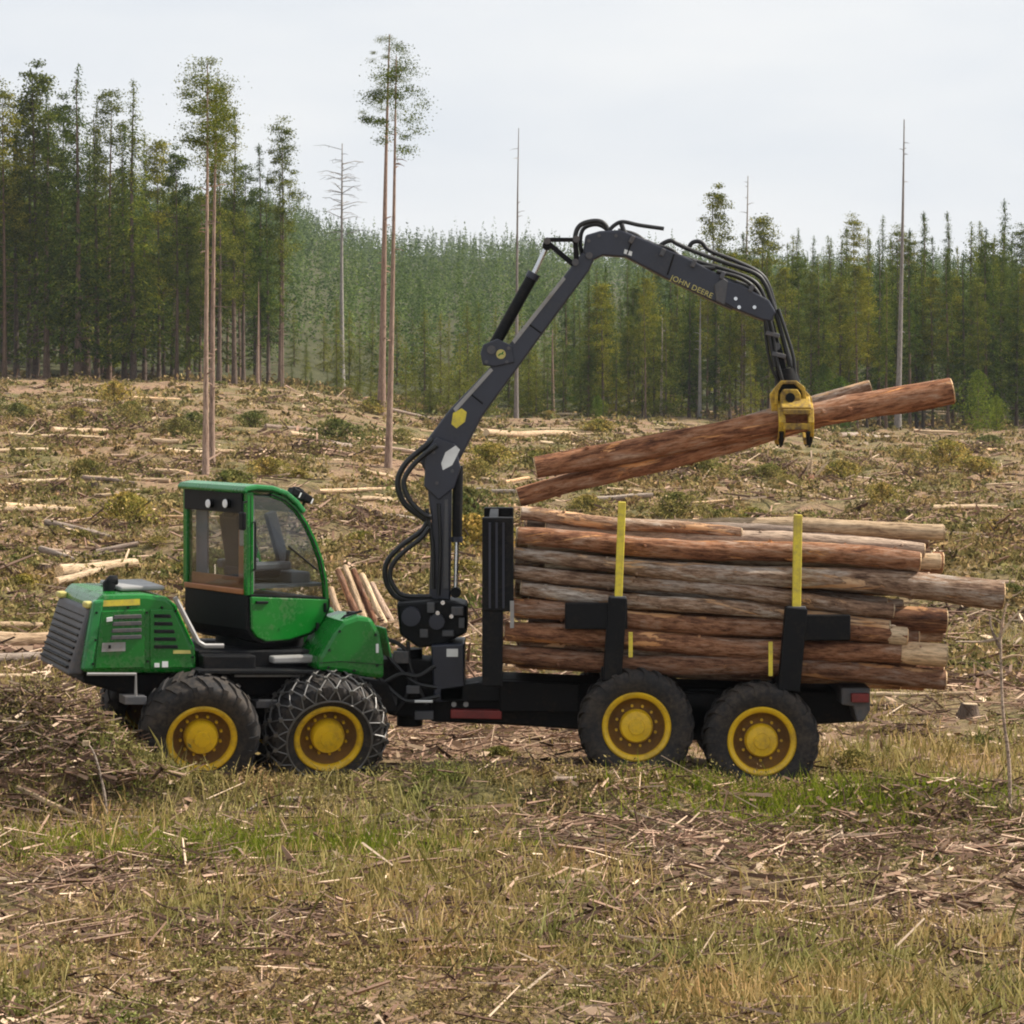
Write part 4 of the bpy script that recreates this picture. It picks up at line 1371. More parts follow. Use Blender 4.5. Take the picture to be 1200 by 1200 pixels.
# hood top: exhaust, top cover, mirror
p = FR.on(128, 688, 1, -0.35)
mb = MB(); mb.tube([(p.x, -0.35, p.z - 0.12), (p.x, -0.35, p.z + 0.05), (p.x + 0.02, -0.35, p.z + 0.07), (p.x + 0.09, -0.35, p.z + 0.075)], [0.07, 0.07, 0.062, 0.05], 14)
fpart(mb, 'exhaust_pipe', M['black'], smooth=40)
p0, p1 = FR.on(140, 690, 1, -0.5), FR.on(192, 690, 1, -0.5)
mb = MB(); mb.box(((p0.x + p1.x) / 2, 0, p0.z), (abs(p1.x - p0.x), 1.1, 0.05)); fpart(mb, 'hood_top_plate', M['grey'], bevel=0.02)
# step rails along the side
def rail(pts, r=0.015, mat='grey', name='step_rail', y=-0.98):
    m_ = MB(); q = [FR.on(a, b, 1, y) for a, b in pts]; m_.tube(q, r, 6); return fpart(m_, name, M[mat], smooth=40)
rail([(102, 790), (159, 790), (159, 817)], 0.018)
rail([(275, 792), (356, 792)], 0.014)
rail([(303, 821), (358, 821)], 0.014)
rail([(357, 792), (357, 822)], 0.016)
rail([(205, 700), (232, 752), (240, 757), (262, 757)], 0.028, 'grey', 'hand_rail', -0.9)
mb = MB(); mb.prism(FR.poly([(300, 822), (360, 822), (360, 830), (300, 830)], -1.0), -1.0, -0.72); fpart(mb, 'step', M['grille'], bevel=0.008)
mb = MB(); mb.prism(FR.poly([(146, 816), (172, 816), (172, 826), (146, 826)], -1.0), -1.0, -0.72); fpart(mb, 'step', M['grille'], bevel=0.008)
# toolbox and tank under the cab
mb = MB(); mb.prism(FR.poly([(238, 768), (300, 768), (300, 786), (238, 786)], -0.95), -0.95, -0.70); fpart(mb, 'side_box', M['black'], bevel=0.02)
mb = MB(); mb.prism(FR.poly([(320, 770), (372, 768), (372, 777), (320, 778)], -0.93), -0.93, -0.74); fpart(mb, 'side_tray', M['grey'], bevel=0.02)
# rear fender / tank of the front half
mb = MB()
mb.prism(FR.poly([(372, 786), (374, 770), (390, 742), (402, 728), (420, 722), (436, 724), (446, 742), (451, 770), (451, 796), (430, 794), (400, 788)], -1.18), -1.18, -0.35)
fpart(mb, 'fender_tank', M['green'], bevel=0.05)
mb = MB()
mb.prism(FR.poly([(372, 786), (374, 770), (390, 742), (402, 728), (420, 722), (436, 724), (446, 742), (451, 770), (451, 796)], -1.18), 0.35, 1.18)
fpart(mb, 'fender_tank', M['green'], bevel=0.05)
p = FR.on(447, 752, 1, -0.9)
mb = MB(); mb.box((p.x + 0.035, -0.80, p.z), (0.02, 0.5, 0.34), Matrix.Rotation(-0.2, 3, 'Y')); fpart(mb, 'tank_lit_face', M['green_lit'], bevel=0.01)  # lighter green plate paints the sunlight on the tank's right side
hp = FR.on(437, 760, 1, -1.19)
mb = MB(); mb.box((hp.x + 0.05, -1.19, hp.z), (0.03, 0.02, 0.10)); fpart(mb, 'tank_latch', M['white'], bevel=0.004)
# mudguard over the two front wheels
for s in (-1, 1):
    mb = MB()
    mb.prism(FR.poly([(232, 786), (372, 786), (372, 790), (232, 790)], -1.2), min(0.75 * s, 1.18 * s), max(0.75 * s, 1.18 * s))
    fpart(mb, 'mudguard', M['black'], bevel=0.006)

# ---- cab (turned on its ring)
CA = math.radians(35)
CF = Frame(P(289, 700, -1.47), CA)
CF.o.z = 0
LV = 1.44
def cpart(mb, name, mats, **kw):
    return mb.build(name, mats, FW, loc=CF.o, rz=CA, **kw)
cz = lambda py: CF.on(289, py, 1, 0).z
side = CF.poly([(289, 697), (388, 701), (388, 712), (381, 730), (366, 744), (340, 753), (310, 755), (297, 750), (289, 738)], 0)
mb = MB(); mb.prism(side, 0.01, LV - 0.01); cpart(mb, 'cab_base', M['black'], bevel=0.02)
mb = MB(); mb.prism(CF.poly([(294, 699), (385, 702), (385, 712), (378, 729), (363, 742), (339, 750), (312, 752), (301, 747), (295, 738)], -0.02), -0.025, 0.02)
cpart(mb, 'door_panel', M['green'], bevel=0.015)
mb = MB(); mb.bar(CF.on(327, 738, 1, -0.03), CF.on(352, 712, 1, -0.03), 0.012, 0.03); cpart(mb, 'door_crease', M['green'], bevel=0.004)
mb = MB(); mb.bar(CF.on(300, 706, 1, -0.04), CF.on(314, 706, 1, -0.04), 0.03, 0.03); cpart(mb, 'door_handle', M['black'], bevel=0.006)
# posts and arches
arch_px = [(318, 577), (334, 583), (348, 595), (360, 612), (370, 633), (378, 656), (383, 680), (385, 702)]
def strip(curve, w, y0, y1):
    """A bent bar: the curve (x, z) thickened inwards by w, from y0 to y1."""
    n = len(curve)
    inn = []
    for i in range(n):
        a, b = Vector(curve[max(i - 1, 0)]), Vector(curve[min(i + 1, n - 1)])
        t = (b - a).normalized()
        inn.append((curve[i][0] - (-t.y) * w * -1 * -1, curve[i][1] - t.x * w))
    m_ = MB()
    vs, fs = [], []
    for i in range(n):
        (xa, za), (xb, zb) = curve[i], inn[i]
        vs += [(xa, y0, za), (xb, y0, zb), (xb, y1, zb), (xa, y1, za)]
    for i in range(n - 1):
        o, p = i * 4, i * 4 + 4
        for e in range(4):
            fs.append((o + e, o + (e + 1) % 4, p + (e + 1) % 4, p + e))
    fs += [(3, 2, 1, 0), (n * 4 - 4, n * 4 - 3, n * 4 - 2, n * 4 - 1)]
    m_.add(vs, fs)
    return m_
arch = CF.poly(arch_px, 0)
for y0 in (-0.02, LV - 0.04):
    cpart(strip(arch, 0.055, y0, y0 + 0.06), 'cab_arch', M['green'], bevel=0.008)
zt, zb = cz(577), cz(698)
for (xx, yy) in ((0.035, 0.02), (0.035, LV - 0.03)):
    mb = MB(); mb.box((xx, yy, (zt + zb) / 2), (0.085, 0.085, zt - zb)); cpart(mb, 'cab_post', M['green'], bevel=0.012)
# side rail under windows
mb = MB(); mb.box((-0.012, LV / 2, cz(694)), (0.04, LV - 0.1, 0.06)); cpart(mb, 'window_rail', M['tan'], bevel=0.01)
# roof: curve pushed across the cab
roof_c = CF.poly([(282, 575), (286, 570), (300, 567.5), (318, 569), (335, 575), (348, 586), (357, 598)], 0)
m_ = strip(roof_c, 0.06, -0.05, LV + 0.04)
cpart(m_, 'cab_roof', M['green_lit'], bevel=0.028)
# black lamp header and two lamps on the window face; lamps on the roof edge
mb = MB(); mb.box((-0.004, LV / 2, (zt + cz(601)) / 2 - 0.01), (0.05, LV - 0.12, zt - cz(601))); cpart(mb, 'lamp_header', M['black'], bevel=0.01)
for px in (248, 268):
    p = CF.on(px, 590, 0, -0.03)
    mb = MB(); mb.tube([(-0.02, p.y, p.z), (-0.075, p.y, p.z)], [0.045, 0.055], 12); lamp = cpart(mb, 'work_lamp', M['black'], smooth=40)
    mb = MB(); mb.tube([(-0.075, p.y, p.z), (-0.086, p.y, p.z)], [0.05, 0.044], 12); mb.build('lens', M['lamp'], lamp, smooth=40)
for px, py, yy in ((344, 577, 0.2), (352, 580, 0.35), (358, 584, 0.15), (348, 576, 1.0)):
    p = CF.on(px, py, 1, yy)
    mb = MB(); mb.box(p, (0.10, 0.14, 0.09), Matrix.Rotation(0.5, 3, 'Y')); lamp = cpart(mb, 'roof_lamp', M['black'], bevel=0.015)
    mb = MB(); mb.box(p + Vector((0.055, 0, -0.03)), (0.015, 0.11, 0.06), Matrix.Rotation(0.5, 3, 'Y')); mb.build('lens', M['lamp'], lamp)
    mb = MB(); mb.tube([p, p + Vector((-0.05, 0.02, -0.14))], 0.016, 6); cpart(mb, 'lamp_bracket', M['black'])
# glass panes
mb = MB(); mb.prism(CF.poly([(294, 581), (318, 581), (333, 588), (345, 599), (356, 615), (366, 636), (373, 657), (378, 681), (380, 700), (294, 696)], 0.005), 0.005, 0.013)
cpart(mb, 'door_window', M['glass'])
mb = MB(); mb.prism(CF.poly([(294, 581), (318, 581), (333, 588), (345, 599), (356, 615), (366, 636), (373, 657), (378, 681), (380, 700), (294, 696)], 0.005), LV - 0.013, LV - 0.005)
cpart(mb, 'far_window', M['glass'])
mb = MB(); mb.box((0.02, LV / 2, (cz(602) + cz(692)) / 2), (0.008, LV - 0.12, cz(602) - cz(692))); cpart(mb, 'side_window', M['glass'])
cpart(strip([(a - 0.02, b) for a, b in arch], 0.008, 0.05, LV - 0.05), 'curved_window', M['glass'], smooth=60)
# black seals round the door window
seal = CF.poly([(293, 697), (293, 580), (318, 580), (334, 587), (346, 598), (357, 614), (367, 635), (374.5, 656), (379.5, 680), (381, 701), (293, 697)], -0.005)
mb = MB(); mb.tube([(a, -0.012, b) for a, b in seal], 0.014, 5); cpart(mb, 'window_seal', M['black'])
# inside: seat, console, wheel-less controls, rear liner, floor
mb = MB(); mb.box((0.60, LV / 2, cz(690)), (0.9, LV - 0.15, 0.03)); cpart(mb, 'cab_floor', M['console'])
mb = MB(); mb.box((0.50, LV * 0.52, cz(676)), (0.5, 0.5, 0.14)); seat = cpart(mb, 'seat', M['seat'], bevel=0.05)
mb = MB(); mb.box((0.30, LV * 0.52, cz(640)), (0.14, 0.48, 0.66), Matrix.Rotation(-0.16, 3, 'Y')); mb.build('backrest', M['seat'], seat, bevel=0.05)
mb = MB(); mb.box((0.235, LV * 0.52, cz(605)), (0.10, 0.28, 0.17), Matrix.Rotation(-0.16, 3, 'Y')); mb.build('headrest', M['seat'], seat, bevel=0.04)
for s in (-1, 1):
    mb = MB(); mb.box((0.52, LV * 0.52 + 0.36 * s, cz(668)), (0.5, 0.14, 0.10)); arm = cpart(mb, 'armrest', M['console'], bevel=0.03)
    mb = MB(); mb.tube([(0.74, LV * 0.52 + 0.36 * s, cz(664)), (0.76, LV * 0.52 + 0.36 * s, cz(650))], [0.018, 0.026], 8); mb.build('joystick', M['black'], arm, smooth=40)
mb = MB(); mb.bar(CF.on(316, 600, 1, 0.85), CF.on(338, 680, 1, 0.85), 0.08, 0.13); cpart(mb, 'inner_pillar', M['seat'], bevel=0.01)
mb = MB(); mb.box((0.86, LV * 0.5, cz(684)), (0.26, 0.9, 0.16)); cpart(mb, 'console', M['console'], bevel=0.03)
mb = MB(); mb.box((0.10, 0.075, cz(640)), (0.07, 0.05, 1.05)); cpart(mb, 'inner_post_trim', M['liner'], bevel=0.02)
mb = MB(); mb.box((0.06, 0.18, cz(655)), (0.03, 0.17, 0.62)); cpart(mb, 'inner_trim', M['tan'], bevel=0.01)
mb = MB(); mb.box((0.06, LV / 2, cz(686)), (0.03, LV - 0.2, 0.15)); cpart(mb, 'inner_trim', M['tan'], bevel=0.01)
mb = MB(); mb.box((0.045, 0.17, cz(622)), (0.02, 0.12, 0.36)); cpart(mb, 'inner_panel', M['liner'], bevel=0.01)
mb = MB(); mb.box((0.12, LV - 0.22, cz(645)), (0.03, 0.26, 0.85)); cpart(mb, 'reflection_panel', M['sky_reflection'], bevel=0.01)  # grey-blue panel added to show a sky reflection in the side window
# turning ring
mb = MB(); p = Vector((0.58, LV / 2, cz(755)))
mb.tube([(p.x, p.y, p.z - 0.16), (p.x, p.y, p.z + 0.03)], 0.5, 28); cpart(mb, 'cab_ring', M['black'], smooth=40)

for py in (712, 735):
    c = CF.on(381 if py < 720 else 372, py, 1, -0.035); mb = MB(); mb.tube([c - Vector((0, 0, 0.05)), c + Vector((0, 0, 0.05))], 0.018, 8); cpart(mb, 'door_hinge', M['black'], smooth=40)
a, b = CF.on(372, 668, 1, -0.03), CF.on(338, 640, 1, -0.03); mb = MB(); mb.tube([a, b], 0.011, 6); cpart(mb, 'wiper', M['black'])
a = [CF.on(px, py, 1, -0.06) for px, py in ((299, 612), (299, 640), (299, 668))]; mb = MB(); mb.tube([a[0] + Vector((0, 0.05, 0)), a[0], a[2], a[2] + Vector((0, 0.05, 0))], 0.014, 6); cpart(mb, 'cab_grab_handle', M['black'], smooth=40)
c = CF.on(289, 588, 1, -0.02); mb = MB(); mb.tube([c, c + Vector((-0.14, -0.16, 0.0)), c + Vector((-0.15, -0.17, -0.12))], 0.012, 6); mir = cpart(mb, 'mirror_arm', M['black'])
mb = MB(); mb.box(c + Vector((-0.15, -0.17, -0.2)), (0.05, 0.11, 0.2)); mb.build('mirror', M['black'], mir, bevel=0.02)
for px, py in ((113, 718), (112, 750), (109, 778), (172, 718), (173, 775), (226, 770), (206, 716), (150, 712), (190, 712)):
    p = FR.on(px, py, 1, YH - 0.02); mb = MB(); mb.tube([p + Vector((0, 0.01, 0)), p + Vector((0, -0.012, 0))], 0.014, 6); fpart(mb, 'hood_bolt', M['black'])
for px, py in ((386, 762), (398, 740), (440, 744), (442, 780), (385, 782), (415, 786)):
    p = FR.on(px, py, 1, -1.18); mb = MB(); mb.tube([p + Vector((0, 0.01, 0)), p + Vector((0, -0.012, 0))], 0.016, 6); fpart(mb, 'tank_bolt', M['black'])
mb = MB(); mb.tube([FR.on(px, py, 1, -1.182) for px, py in ((374, 777), (400, 775), (449, 779))], 0.006, 4); fpart(mb, 'tank_seam', M['black'])
p = FR.on(412, 722, 1, -0.8); mb = MB(); mb.tube([p - Vector((0, 0, 0.03)), p + Vector((0, 0, 0.05))], 0.06, 12); fpart(mb, 'filler_cap', M['black'], smooth=40)
rail([(376, 764), (390, 736), (404, 722), (424, 716)], 0.014, 'black', 'tank_rail', -1.0)

# ---- middle joint: clutter of brackets and hoses
mb = MB(); mb.prism([W0.xz(*q, -0.35) for q in ((440, 772), (505, 775), (520, 812), (520, 846), (455, 838), (440, 810))], -0.35, 0.35); rpart(mb, 'joint_block', M['chassis'], bevel=0.03)
mb = MB(); a, b = P(480, 760, 0), P(480, 850, 0); mb.tube([a, b], 0.15, 14); rpart(mb, 'joint_pin', M['black'], smooth=40)
for i, (pts, yy) in enumerate([(((446, 758), (462, 778), (486, 800), (512, 806)), -0.55), (((440, 790), (462, 812), (480, 822), (515, 816)), -0.62), (((452, 748), (474, 760), (484, 790), (500, 826)), -0.5), (((450, 800), (470, 790), (490, 792), (510, 780)), -0.58), (((462, 836), (476, 816), (480, 790), (478, 752)), -0.45)]):
    mb = MB(); mb.tube(curve_pts([P(a, b, yy) for a, b in pts], 6), 0.024, 7); rpart(mb, 'hydraulic_hose', M['hose'], smooth=50)
for px, py, w_, h_, yy in ((470, 770, 18, 14, -0.5), (484, 808, 16, 9, -0.6), (497, 838, 22, 10, -0.5), (458, 820, 14, 14, -0.52)):
    c = P(px, py, yy); mb = MB(); mb.box(c, (w_ / 103, 0.12, h_ / 103)); rpart(mb, 'valve_fitting', M['grille'], bevel=0.01)
mb = MB(); a, b = P(486, 822, -0.66), P(507, 822, -0.66); mb.tube([a, b], 0.016, 6); rpart(mb, 'grab_bar', M['white'])

# ---- rear frame
mb = MB(); mb.prism([W0.xz(*q, -0.42) for q in ((505, 812), (590, 796), (680, 800), (1010, 812), (1012, 846), (945, 850), (690, 856), (600, 850), (505, 846))], -0.42, 0.42); rpart(mb, 'rear_frame', M['chassis'], bevel=0.03)
mb = MB(); mb.prism([W0.xz(*q, -0.6) for q in ((528, 832), (588, 833), (588, 843), (528, 842))], -0.6, -0.43); rpart(mb, 'frame_flange', M['red'], bevel=0.01)
for px in (532, 546):
    c = P(px, 825, -0.47); mb = MB(); mb.tube([c, c + Vector((0, -0.05, 0))], 0.03, 10); rpart(mb, 'grease_plug', M['grey'], smooth=40)
mb = MB(); mb.prism([W0.xz(*q, -0.55) for q in ((515, 806), (560, 800), (590, 806), (590, 822), (515, 822))], -0.55, -0.40); rpart(mb, 'frame_bracket', M['black'], bevel=0.015)
mb = MB(); mb.prism([W0.xz(*q, -0.9) for q in ((986, 806), (1020, 806), (1020, 832), (1012, 846), (1004, 846), (1000, 828), (986, 826))], -0.9, 0.9); rpart(mb, 'rear_bumper', M['grille'], bevel=0.02)
for s in (-1, 1):
    c = P(1006, 816, 0.8 * s); mb = MB(); mb.box((c.x, c.y - 0.1, c.z), (0.2, 0.16, 0.10)); rpart(mb, 'tail_light', M['red'], bevel=0.01)
mb = MB(); mb.prism([W0.xz(*q, -0.95) for q in ((585, 802), (680, 806), (680, 840), (585, 838))], -0.62, -0.43); rpart(mb, 'side_tank', M['chassis'], bevel=0.02)
# bunks with stakes
def bunk(px_top, py_top, px_mid, py_mid, px_bot, py_bot, wy, wb, arm):
    for s in (-1, 1):
        y = 1.22 * s
        shift = lambda q: P(q[0], q[1], -1.22)
        t, m_, b = shift((px_top, py_top)), shift((px_mid, py_mid)), shift((px_bot, py_bot))
        for v in (t, m_, b):
            v.y = y
        if s > 0:
            t.z -= 0.42
        mb = MB(); mb.bar(m_ - Vector((0, 0, 0.15)), t, 0.09, wy / 106, up=(1, 0, 0)); rpart(mb, 'stake', M['stake'], bevel=0.008)
        mb = MB(); mb.bar(b - Vector((0, 0, 0.05)), m_ + Vector((0, 0, 0.02)), 0.15, wb / 106, up=(1, 0, 0)); rpart(mb, 'stake_sleeve', M['black'], bevel=0.015)
        mb = MB(); mb.box(m_ + Vector((0, 0, 0.0)), (wy * 2.2 / 106, 0.13, 0.07)); rpart(mb, 'stake_collar', M['grille'], bevel=0.01)
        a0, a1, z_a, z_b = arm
        mb = MB(); pa, pb = P(a0, z_a, -1.2), P(a1, z_b, -1.2); mb.box(((pa.x + pb.x) / 2, y, (pa.z + pb.z) / 2), (abs(pb.x - pa.x), 0.10, abs(pa.z - pb.z))); rpart(mb, 'black_plate', M['black'], bevel=0.015)  # plain black plate beside the stake
    bb = P(px_bot, py_bot, -1.22)
    mb = MB(); mb.box((bb.x, 0, bb.z + 0.02), (0.24, 2.5, 0.16)); rpart(mb, 'bunk_beam', M['black'], bevel=0.02)
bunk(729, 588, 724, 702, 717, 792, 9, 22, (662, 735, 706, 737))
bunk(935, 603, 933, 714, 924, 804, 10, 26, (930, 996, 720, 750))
for px, py0, py1 in ((739, 741, 770), (903, 752, 792)):
    a, b = P(px, py0, -1.32), P(px, py1, -1.32); mb = MB(); mb.bar(a, b, 0.03, 0.045, up=(1, 0, 0)); rpart(mb, 'stake_strap', M['stake'])
# headboard
for s in (-1, 1):
    a, b = P(565, 606, -1.12), P(602, 716, -1.12)
    mb = MB(); mb.box(((a.x + b.x) / 2, 1.12 * s, (a.z + b.z) / 2), (b.x - a.x, 0.16, a.z - b.z)); rpart(mb, 'headboard_post', M['black'], bevel=0.015)
    a2, b2 = P(565, 712, -1.12), P(589, 804, -1.12)
    mb = MB(); mb.box(((a2.x + b2.x) / 2, 1.12 * s, (a2.z + b2.z) / 2), (b2.x - a2.x, 0.14, a2.z - b2.z)); rpart(mb, 'headboard_leg', M['black'], bevel=0.015)
    for q in (574, 582, 590):
        mb = MB(); c0, c1 = P(q, 612, -1.12), P(q, 712, -1.12); mb.box((c0.x, 1.205 * s, (c0.z + c1.z) / 2), (0.025, 0.03, c0.z - c1.z)); rpart(mb, 'post_rib', M['navy'])
for zz in (612, 645, 680, 712, 760, 798):
    c = P(578, zz, -1.12); mb = MB(); mb.box((c.x, 0, c.z), (0.10, 2.1, 0.09)); rpart(mb, 'headboard_bar', M['black'], bevel=0.01)
for k in range(9):
    yy = -0.88 + k * 0.22; c0, c1 = P(578, 608, -1.12), P(578, 800, -1.12); mb = MB(); mb.box((c0.x + 0.02, yy, (c0.z + c1.z) / 2), (0.05, 0.05, c0.z - c1.z)); rpart(mb, 'headboard_upright', M['black'])
c = P(600, 720, -1.21); mb = MB(); mb.box(c, (0.045, 0.03, 0.3)); rpart(mb, 'headboard_highlight', M['grey'])  # pale strip painting the highlight on the headboard's right edge

# ---- crane
CY = 0.0
def c2(px, py, y=CY):
    return P(px, py, y)
def cprism(pts, y0, y1, name, mat, bev=0.012, parent=None):
    m_ = MB(); m_.prism([W0.xz(a, b, (y0 + y1) / 2) for a, b in pts], y0, y1)
    return m_.build(name, M[mat], parent or FW, bevel=bev)
cprism([(506, 752), (545, 750), (545, 816), (510, 818)], -0.55, 0.3, 'crane_base', 'navy', 0.02)
c = P(530, 765, -0.56); mb = MB(); mb.box(c, (0.13, 0.012, 0.09)); rpart(mb, 'sticker', M['white'])
cprism([(466, 704), (520, 700), (548, 706), (548, 738), (520, 752), (492, 756), (470, 740)], -0.40, 0.35, 'slew_housing', 'black', 0.03)
for px, py, r_ in ((482, 722, 0.11), (512, 728, 0.09)):
    a = P(px, py, -0.40); mb = MB(); mb.tube([a, a + Vector((0, -0.10, 0))], r_, 14); rpart(mb, 'slew_motor', M['navy'], smooth=40)
for px, py, w_, h_ in ((505, 712, 9, 12), (536, 716, 14, 10), (497, 742, 10, 10), (525, 742, 14, 7), (541, 730, 7, 12)):
    cc_ = P(px, py, -0.42); mb = MB(); mb.box(cc_, (w_ / 103, 0.1, h_ / 103)); rpart(mb, 'valve_fitting', M['grille'], bevel=0.01)
for px, py in ((513, 718), (529, 722), (519, 706)):
    cc_ = P(px, py, -0.47); mb = MB(); mb.tube([cc_, cc_ + Vector((0, -0.04, 0))], 0.025, 8); rpart(mb, 'hose_coupling', M['chrome'], smooth=40)
# pillar
cprism([(503, 702), (506, 610), (500, 560), (508, 540), (530, 545), (529, 610), (528, 702)], -0.16, 0.16, 'crane_pillar', 'boom', 0.02)
cprism([(519, 690), (521, 585), (525, 585), (526, 690)], -0.175, -0.158, 'pillar_rib', 'grille', 0.004)
cprism([(497, 570), (499, 528), (512, 512), (533, 520), (540, 548), (532, 572), (514, 586)], -0.21, -0.165, 'pillar_cheek', 'boom', 0.012)
cprism([(497, 570), (499, 528), (512, 512), (533, 520), (540, 548), (532, 572), (514, 586)], 0.165, 0.21, 'pillar_cheek', 'boom', 0.012)
# lift cylinder
a, b, e = P(537, 546, -0.12), P(535.5, 632, -0.12), P(534, 694, -0.12)
mb = MB(); mb.tube([a, b], 0.058, 14); cyl = rpart(mb, 'lift_cylinder', M['black'], smooth=40)
mb = MB(); mb.tube([b, e], 0.027, 10); mb.build('piston_rod', M['chrome'], cyl, smooth=40)
mb = MB(); mb.tube([b + Vector((0, 0, 0.03)), b - Vector((0, 0, 0.03))], 0.068, 14); mb.build('gland', M['navy'], cyl, smooth=40)
mb = MB(); mb.tube([e + Vector((0, -0.1, 0)), e + Vector((0, 0.1, 0))], 0.06, 12); mb.build('cylinder_eye', M['black'], cyl, smooth=40)
# main boom
mbp = [(493, 541), (499, 517), (527, 480), (573, 432), (603, 396), (662, 322), (682, 296), (697, 302), (690, 318), (647, 376), (607, 431), (566, 487), (541, 535), (528, 560), (505, 566)]
cprism(mbp, -0.13, 0.13, 'main_boom', 'boom', 0.022)
cprism([(531, 479), (575, 431), (578, 434), (534, 483)], -0.142, -0.128, 'boom_edge', 'grey', 0.002)
cprism([(600, 399), (660, 324), (663, 327), (603, 403)], -0.142, -0.128, 'boom_edge', 'grey', 0.002)
cprism([(563, 415), (566, 404), (583, 397), (600, 405), (603, 425), (580, 430), (566, 428)], -0.16, 0.16, 'cylinder_bracket', 'boom', 0.015)
# yellow plate, white plate, round emblem
def decal(pts, y, name, mat, th=0.008):
    return cprism(pts, y - th, y + 0.001, name, mat, 0.0)
decal([(531, 484), (541, 478.5), (547, 483), (545, 494), (535, 502), (529, 497)], -0.13, 'warning_plate', 'stake')
decal([(517, 543), (522, 530), (534, 522), (539, 527), (530, 545), (519, 551)], -0.21, 'white_plate', 'white')
cc_ = c2(587, 415, -0.16); mb = MB(); mb.tube([cc_ + Vector((0, 0.002, 0)), cc_ - Vector((0, 0.010, 0))], 0.055, 16); rpart(mb, 'emblem', M['letter'])
mb = MB(); mb.prism([(cc_.x + dx * 0.045, cc_.z + dz * 0.045) for dx, dz in ((-0.75, -0.25), (-0.3, 0.2), (0.2, 0.25), (0.35, 0.6), (0.8, 0.75), (0.55, 0.2), (0.75, -0.2), (0.3, -0.05), (-0.2, -0.15), (-0.5, -0.55))], -0.174, -0.169); rpart(mb, 'emblem_mark', M['green'])
# arm cylinder
a, b, e = P(576, 410, 0), P(625, 322, 0), P(641, 288, 0)
mb = MB(); mb.tube([a, b], 0.068, 14); cyl = rpart(mb, 'arm_cylinder', M['black'], smooth=40)
mb = MB(); mb.tube([b, e], 0.030, 10); mb.build('piston_rod', M['chrome'], cyl, smooth=40)
dv = (b - a).normalized(); mb = MB(); mb.tube([b - dv * 0.05, b + dv * 0.02], 0.078, 14); mb.build('gland', M['navy'], cyl, smooth=40)
mb = MB(); mb.tube([e + Vector((0, -0.09, 0)), e + Vector((0, 0.09, 0))], 0.055, 12); mb.build('cylinder_eye', M['black'], cyl, smooth=40)
mb = MB(); mb.tube([a + Vector((0, -0.2, 0)), a + Vector((0, 0.2, 0))], 0.05, 12); mb.build('cylinder_pin', M['grille'], cyl, smooth=40)
# elbow links
for s in (-1, 1):
    y = 0.11 * s
    for q0, q1, w in (((639, 281), (675, 281), 5), ((640, 283), (672, 310), 6), ((674, 279), (676, 312), 6)):
        mb = MB(); mb.bar(P(*q0, y), P(*q1, y), 0.035, w / 101, up=(0, 0, 1) if q0[1] == q1[1] else (1, 0, 0.3)); rpart(mb, 'elbow_link', M['black'], bevel=0.006)
for px, py in ((641, 283), (675, 281), (674, 308), (690, 300)):
    a = P(px, py, 0); mb = MB(); mb.tube([a + Vector((0, -0.19, 0)), a + Vector((0, 0.19, 0))], 0.04, 12); rpart(mb, 'pivot_pin', M['grille'], smooth=40)
# outer boom with its telescope
cprism([(683, 297), (686, 276), (703, 271), (728, 270), (760, 283), (800, 300), (862, 332), (858, 364), (840, 356), (780, 327), (733, 302), (706, 300), (694, 306)], -0.125, 0.125, 'outer_boom', 'boom', 0.02)
cprism([(842, 326), (868, 334), (900, 352), (908, 366), (903, 377), (893, 376), (858, 362), (838, 350)], -0.155, 0.155, 'telescope_head', 'boom', 0.02)
cprism([(836, 334), (846, 326), (852, 330), (848, 358), (838, 353)], -0.165, 0.165, 'telescope_collar', 'grille', 0.01)
decal([(732, 292), (741, 295), (740, 300), (731, 297)], -0.125, 'white_dot', 'white')
for px, py in ((866, 360), (862, 350), (884, 360)):
    a = P(px, py, -0.155); mb = MB(); mb.tube([a, a + Vector((0, -0.02, 0))], 0.022, 8); rpart(mb, 'pivot_pin', M['chrome'], smooth=40)
# lettering along the outer boom
fc = bpy.data.curves.new('boom_lettering', 'FONT')
fc.body = 'JOHN DEERE'
fc.size = 0.1
fc.extrude = 0.002
fc.space_character = 1.05
fc.materials.append(M['letter'])
txt = bpy.data.objects.new('boom_lettering', fc); COL.objects.link(txt)
a, b = P(785, 327.5, -0.127), P(834, 350, -0.127)
bpy.context.view_layer.update()
wid_ = max(txt.dimensions.x, 0.1)
k = (b - a).length / wid_
txt.scale = (k, k, 1)
ax = (b - a).normalized()
txt.matrix_world = Matrix.Translation(a + Vector((0, -0.003, 0))) @ Matrix((ax, Vector((-ax.z, 0, ax.x)), Vector((0, -1, 0)))).transposed().to_4x4() @ Matrix.Diagonal((k, k, 1, 1))
txt.parent = FW
bpy.context.view_layer.update()
me_ = bpy.data.meshes.new_from_object(txt.evaluated_get(bpy.context.evaluated_depsgraph_get()))
let = bpy.data.objects.new('boom_lettering', me_); COL.objects.link(let)
let.matrix_world = txt.matrix_world.copy(); let.parent = FW
bpy.data.objects.remove(txt)
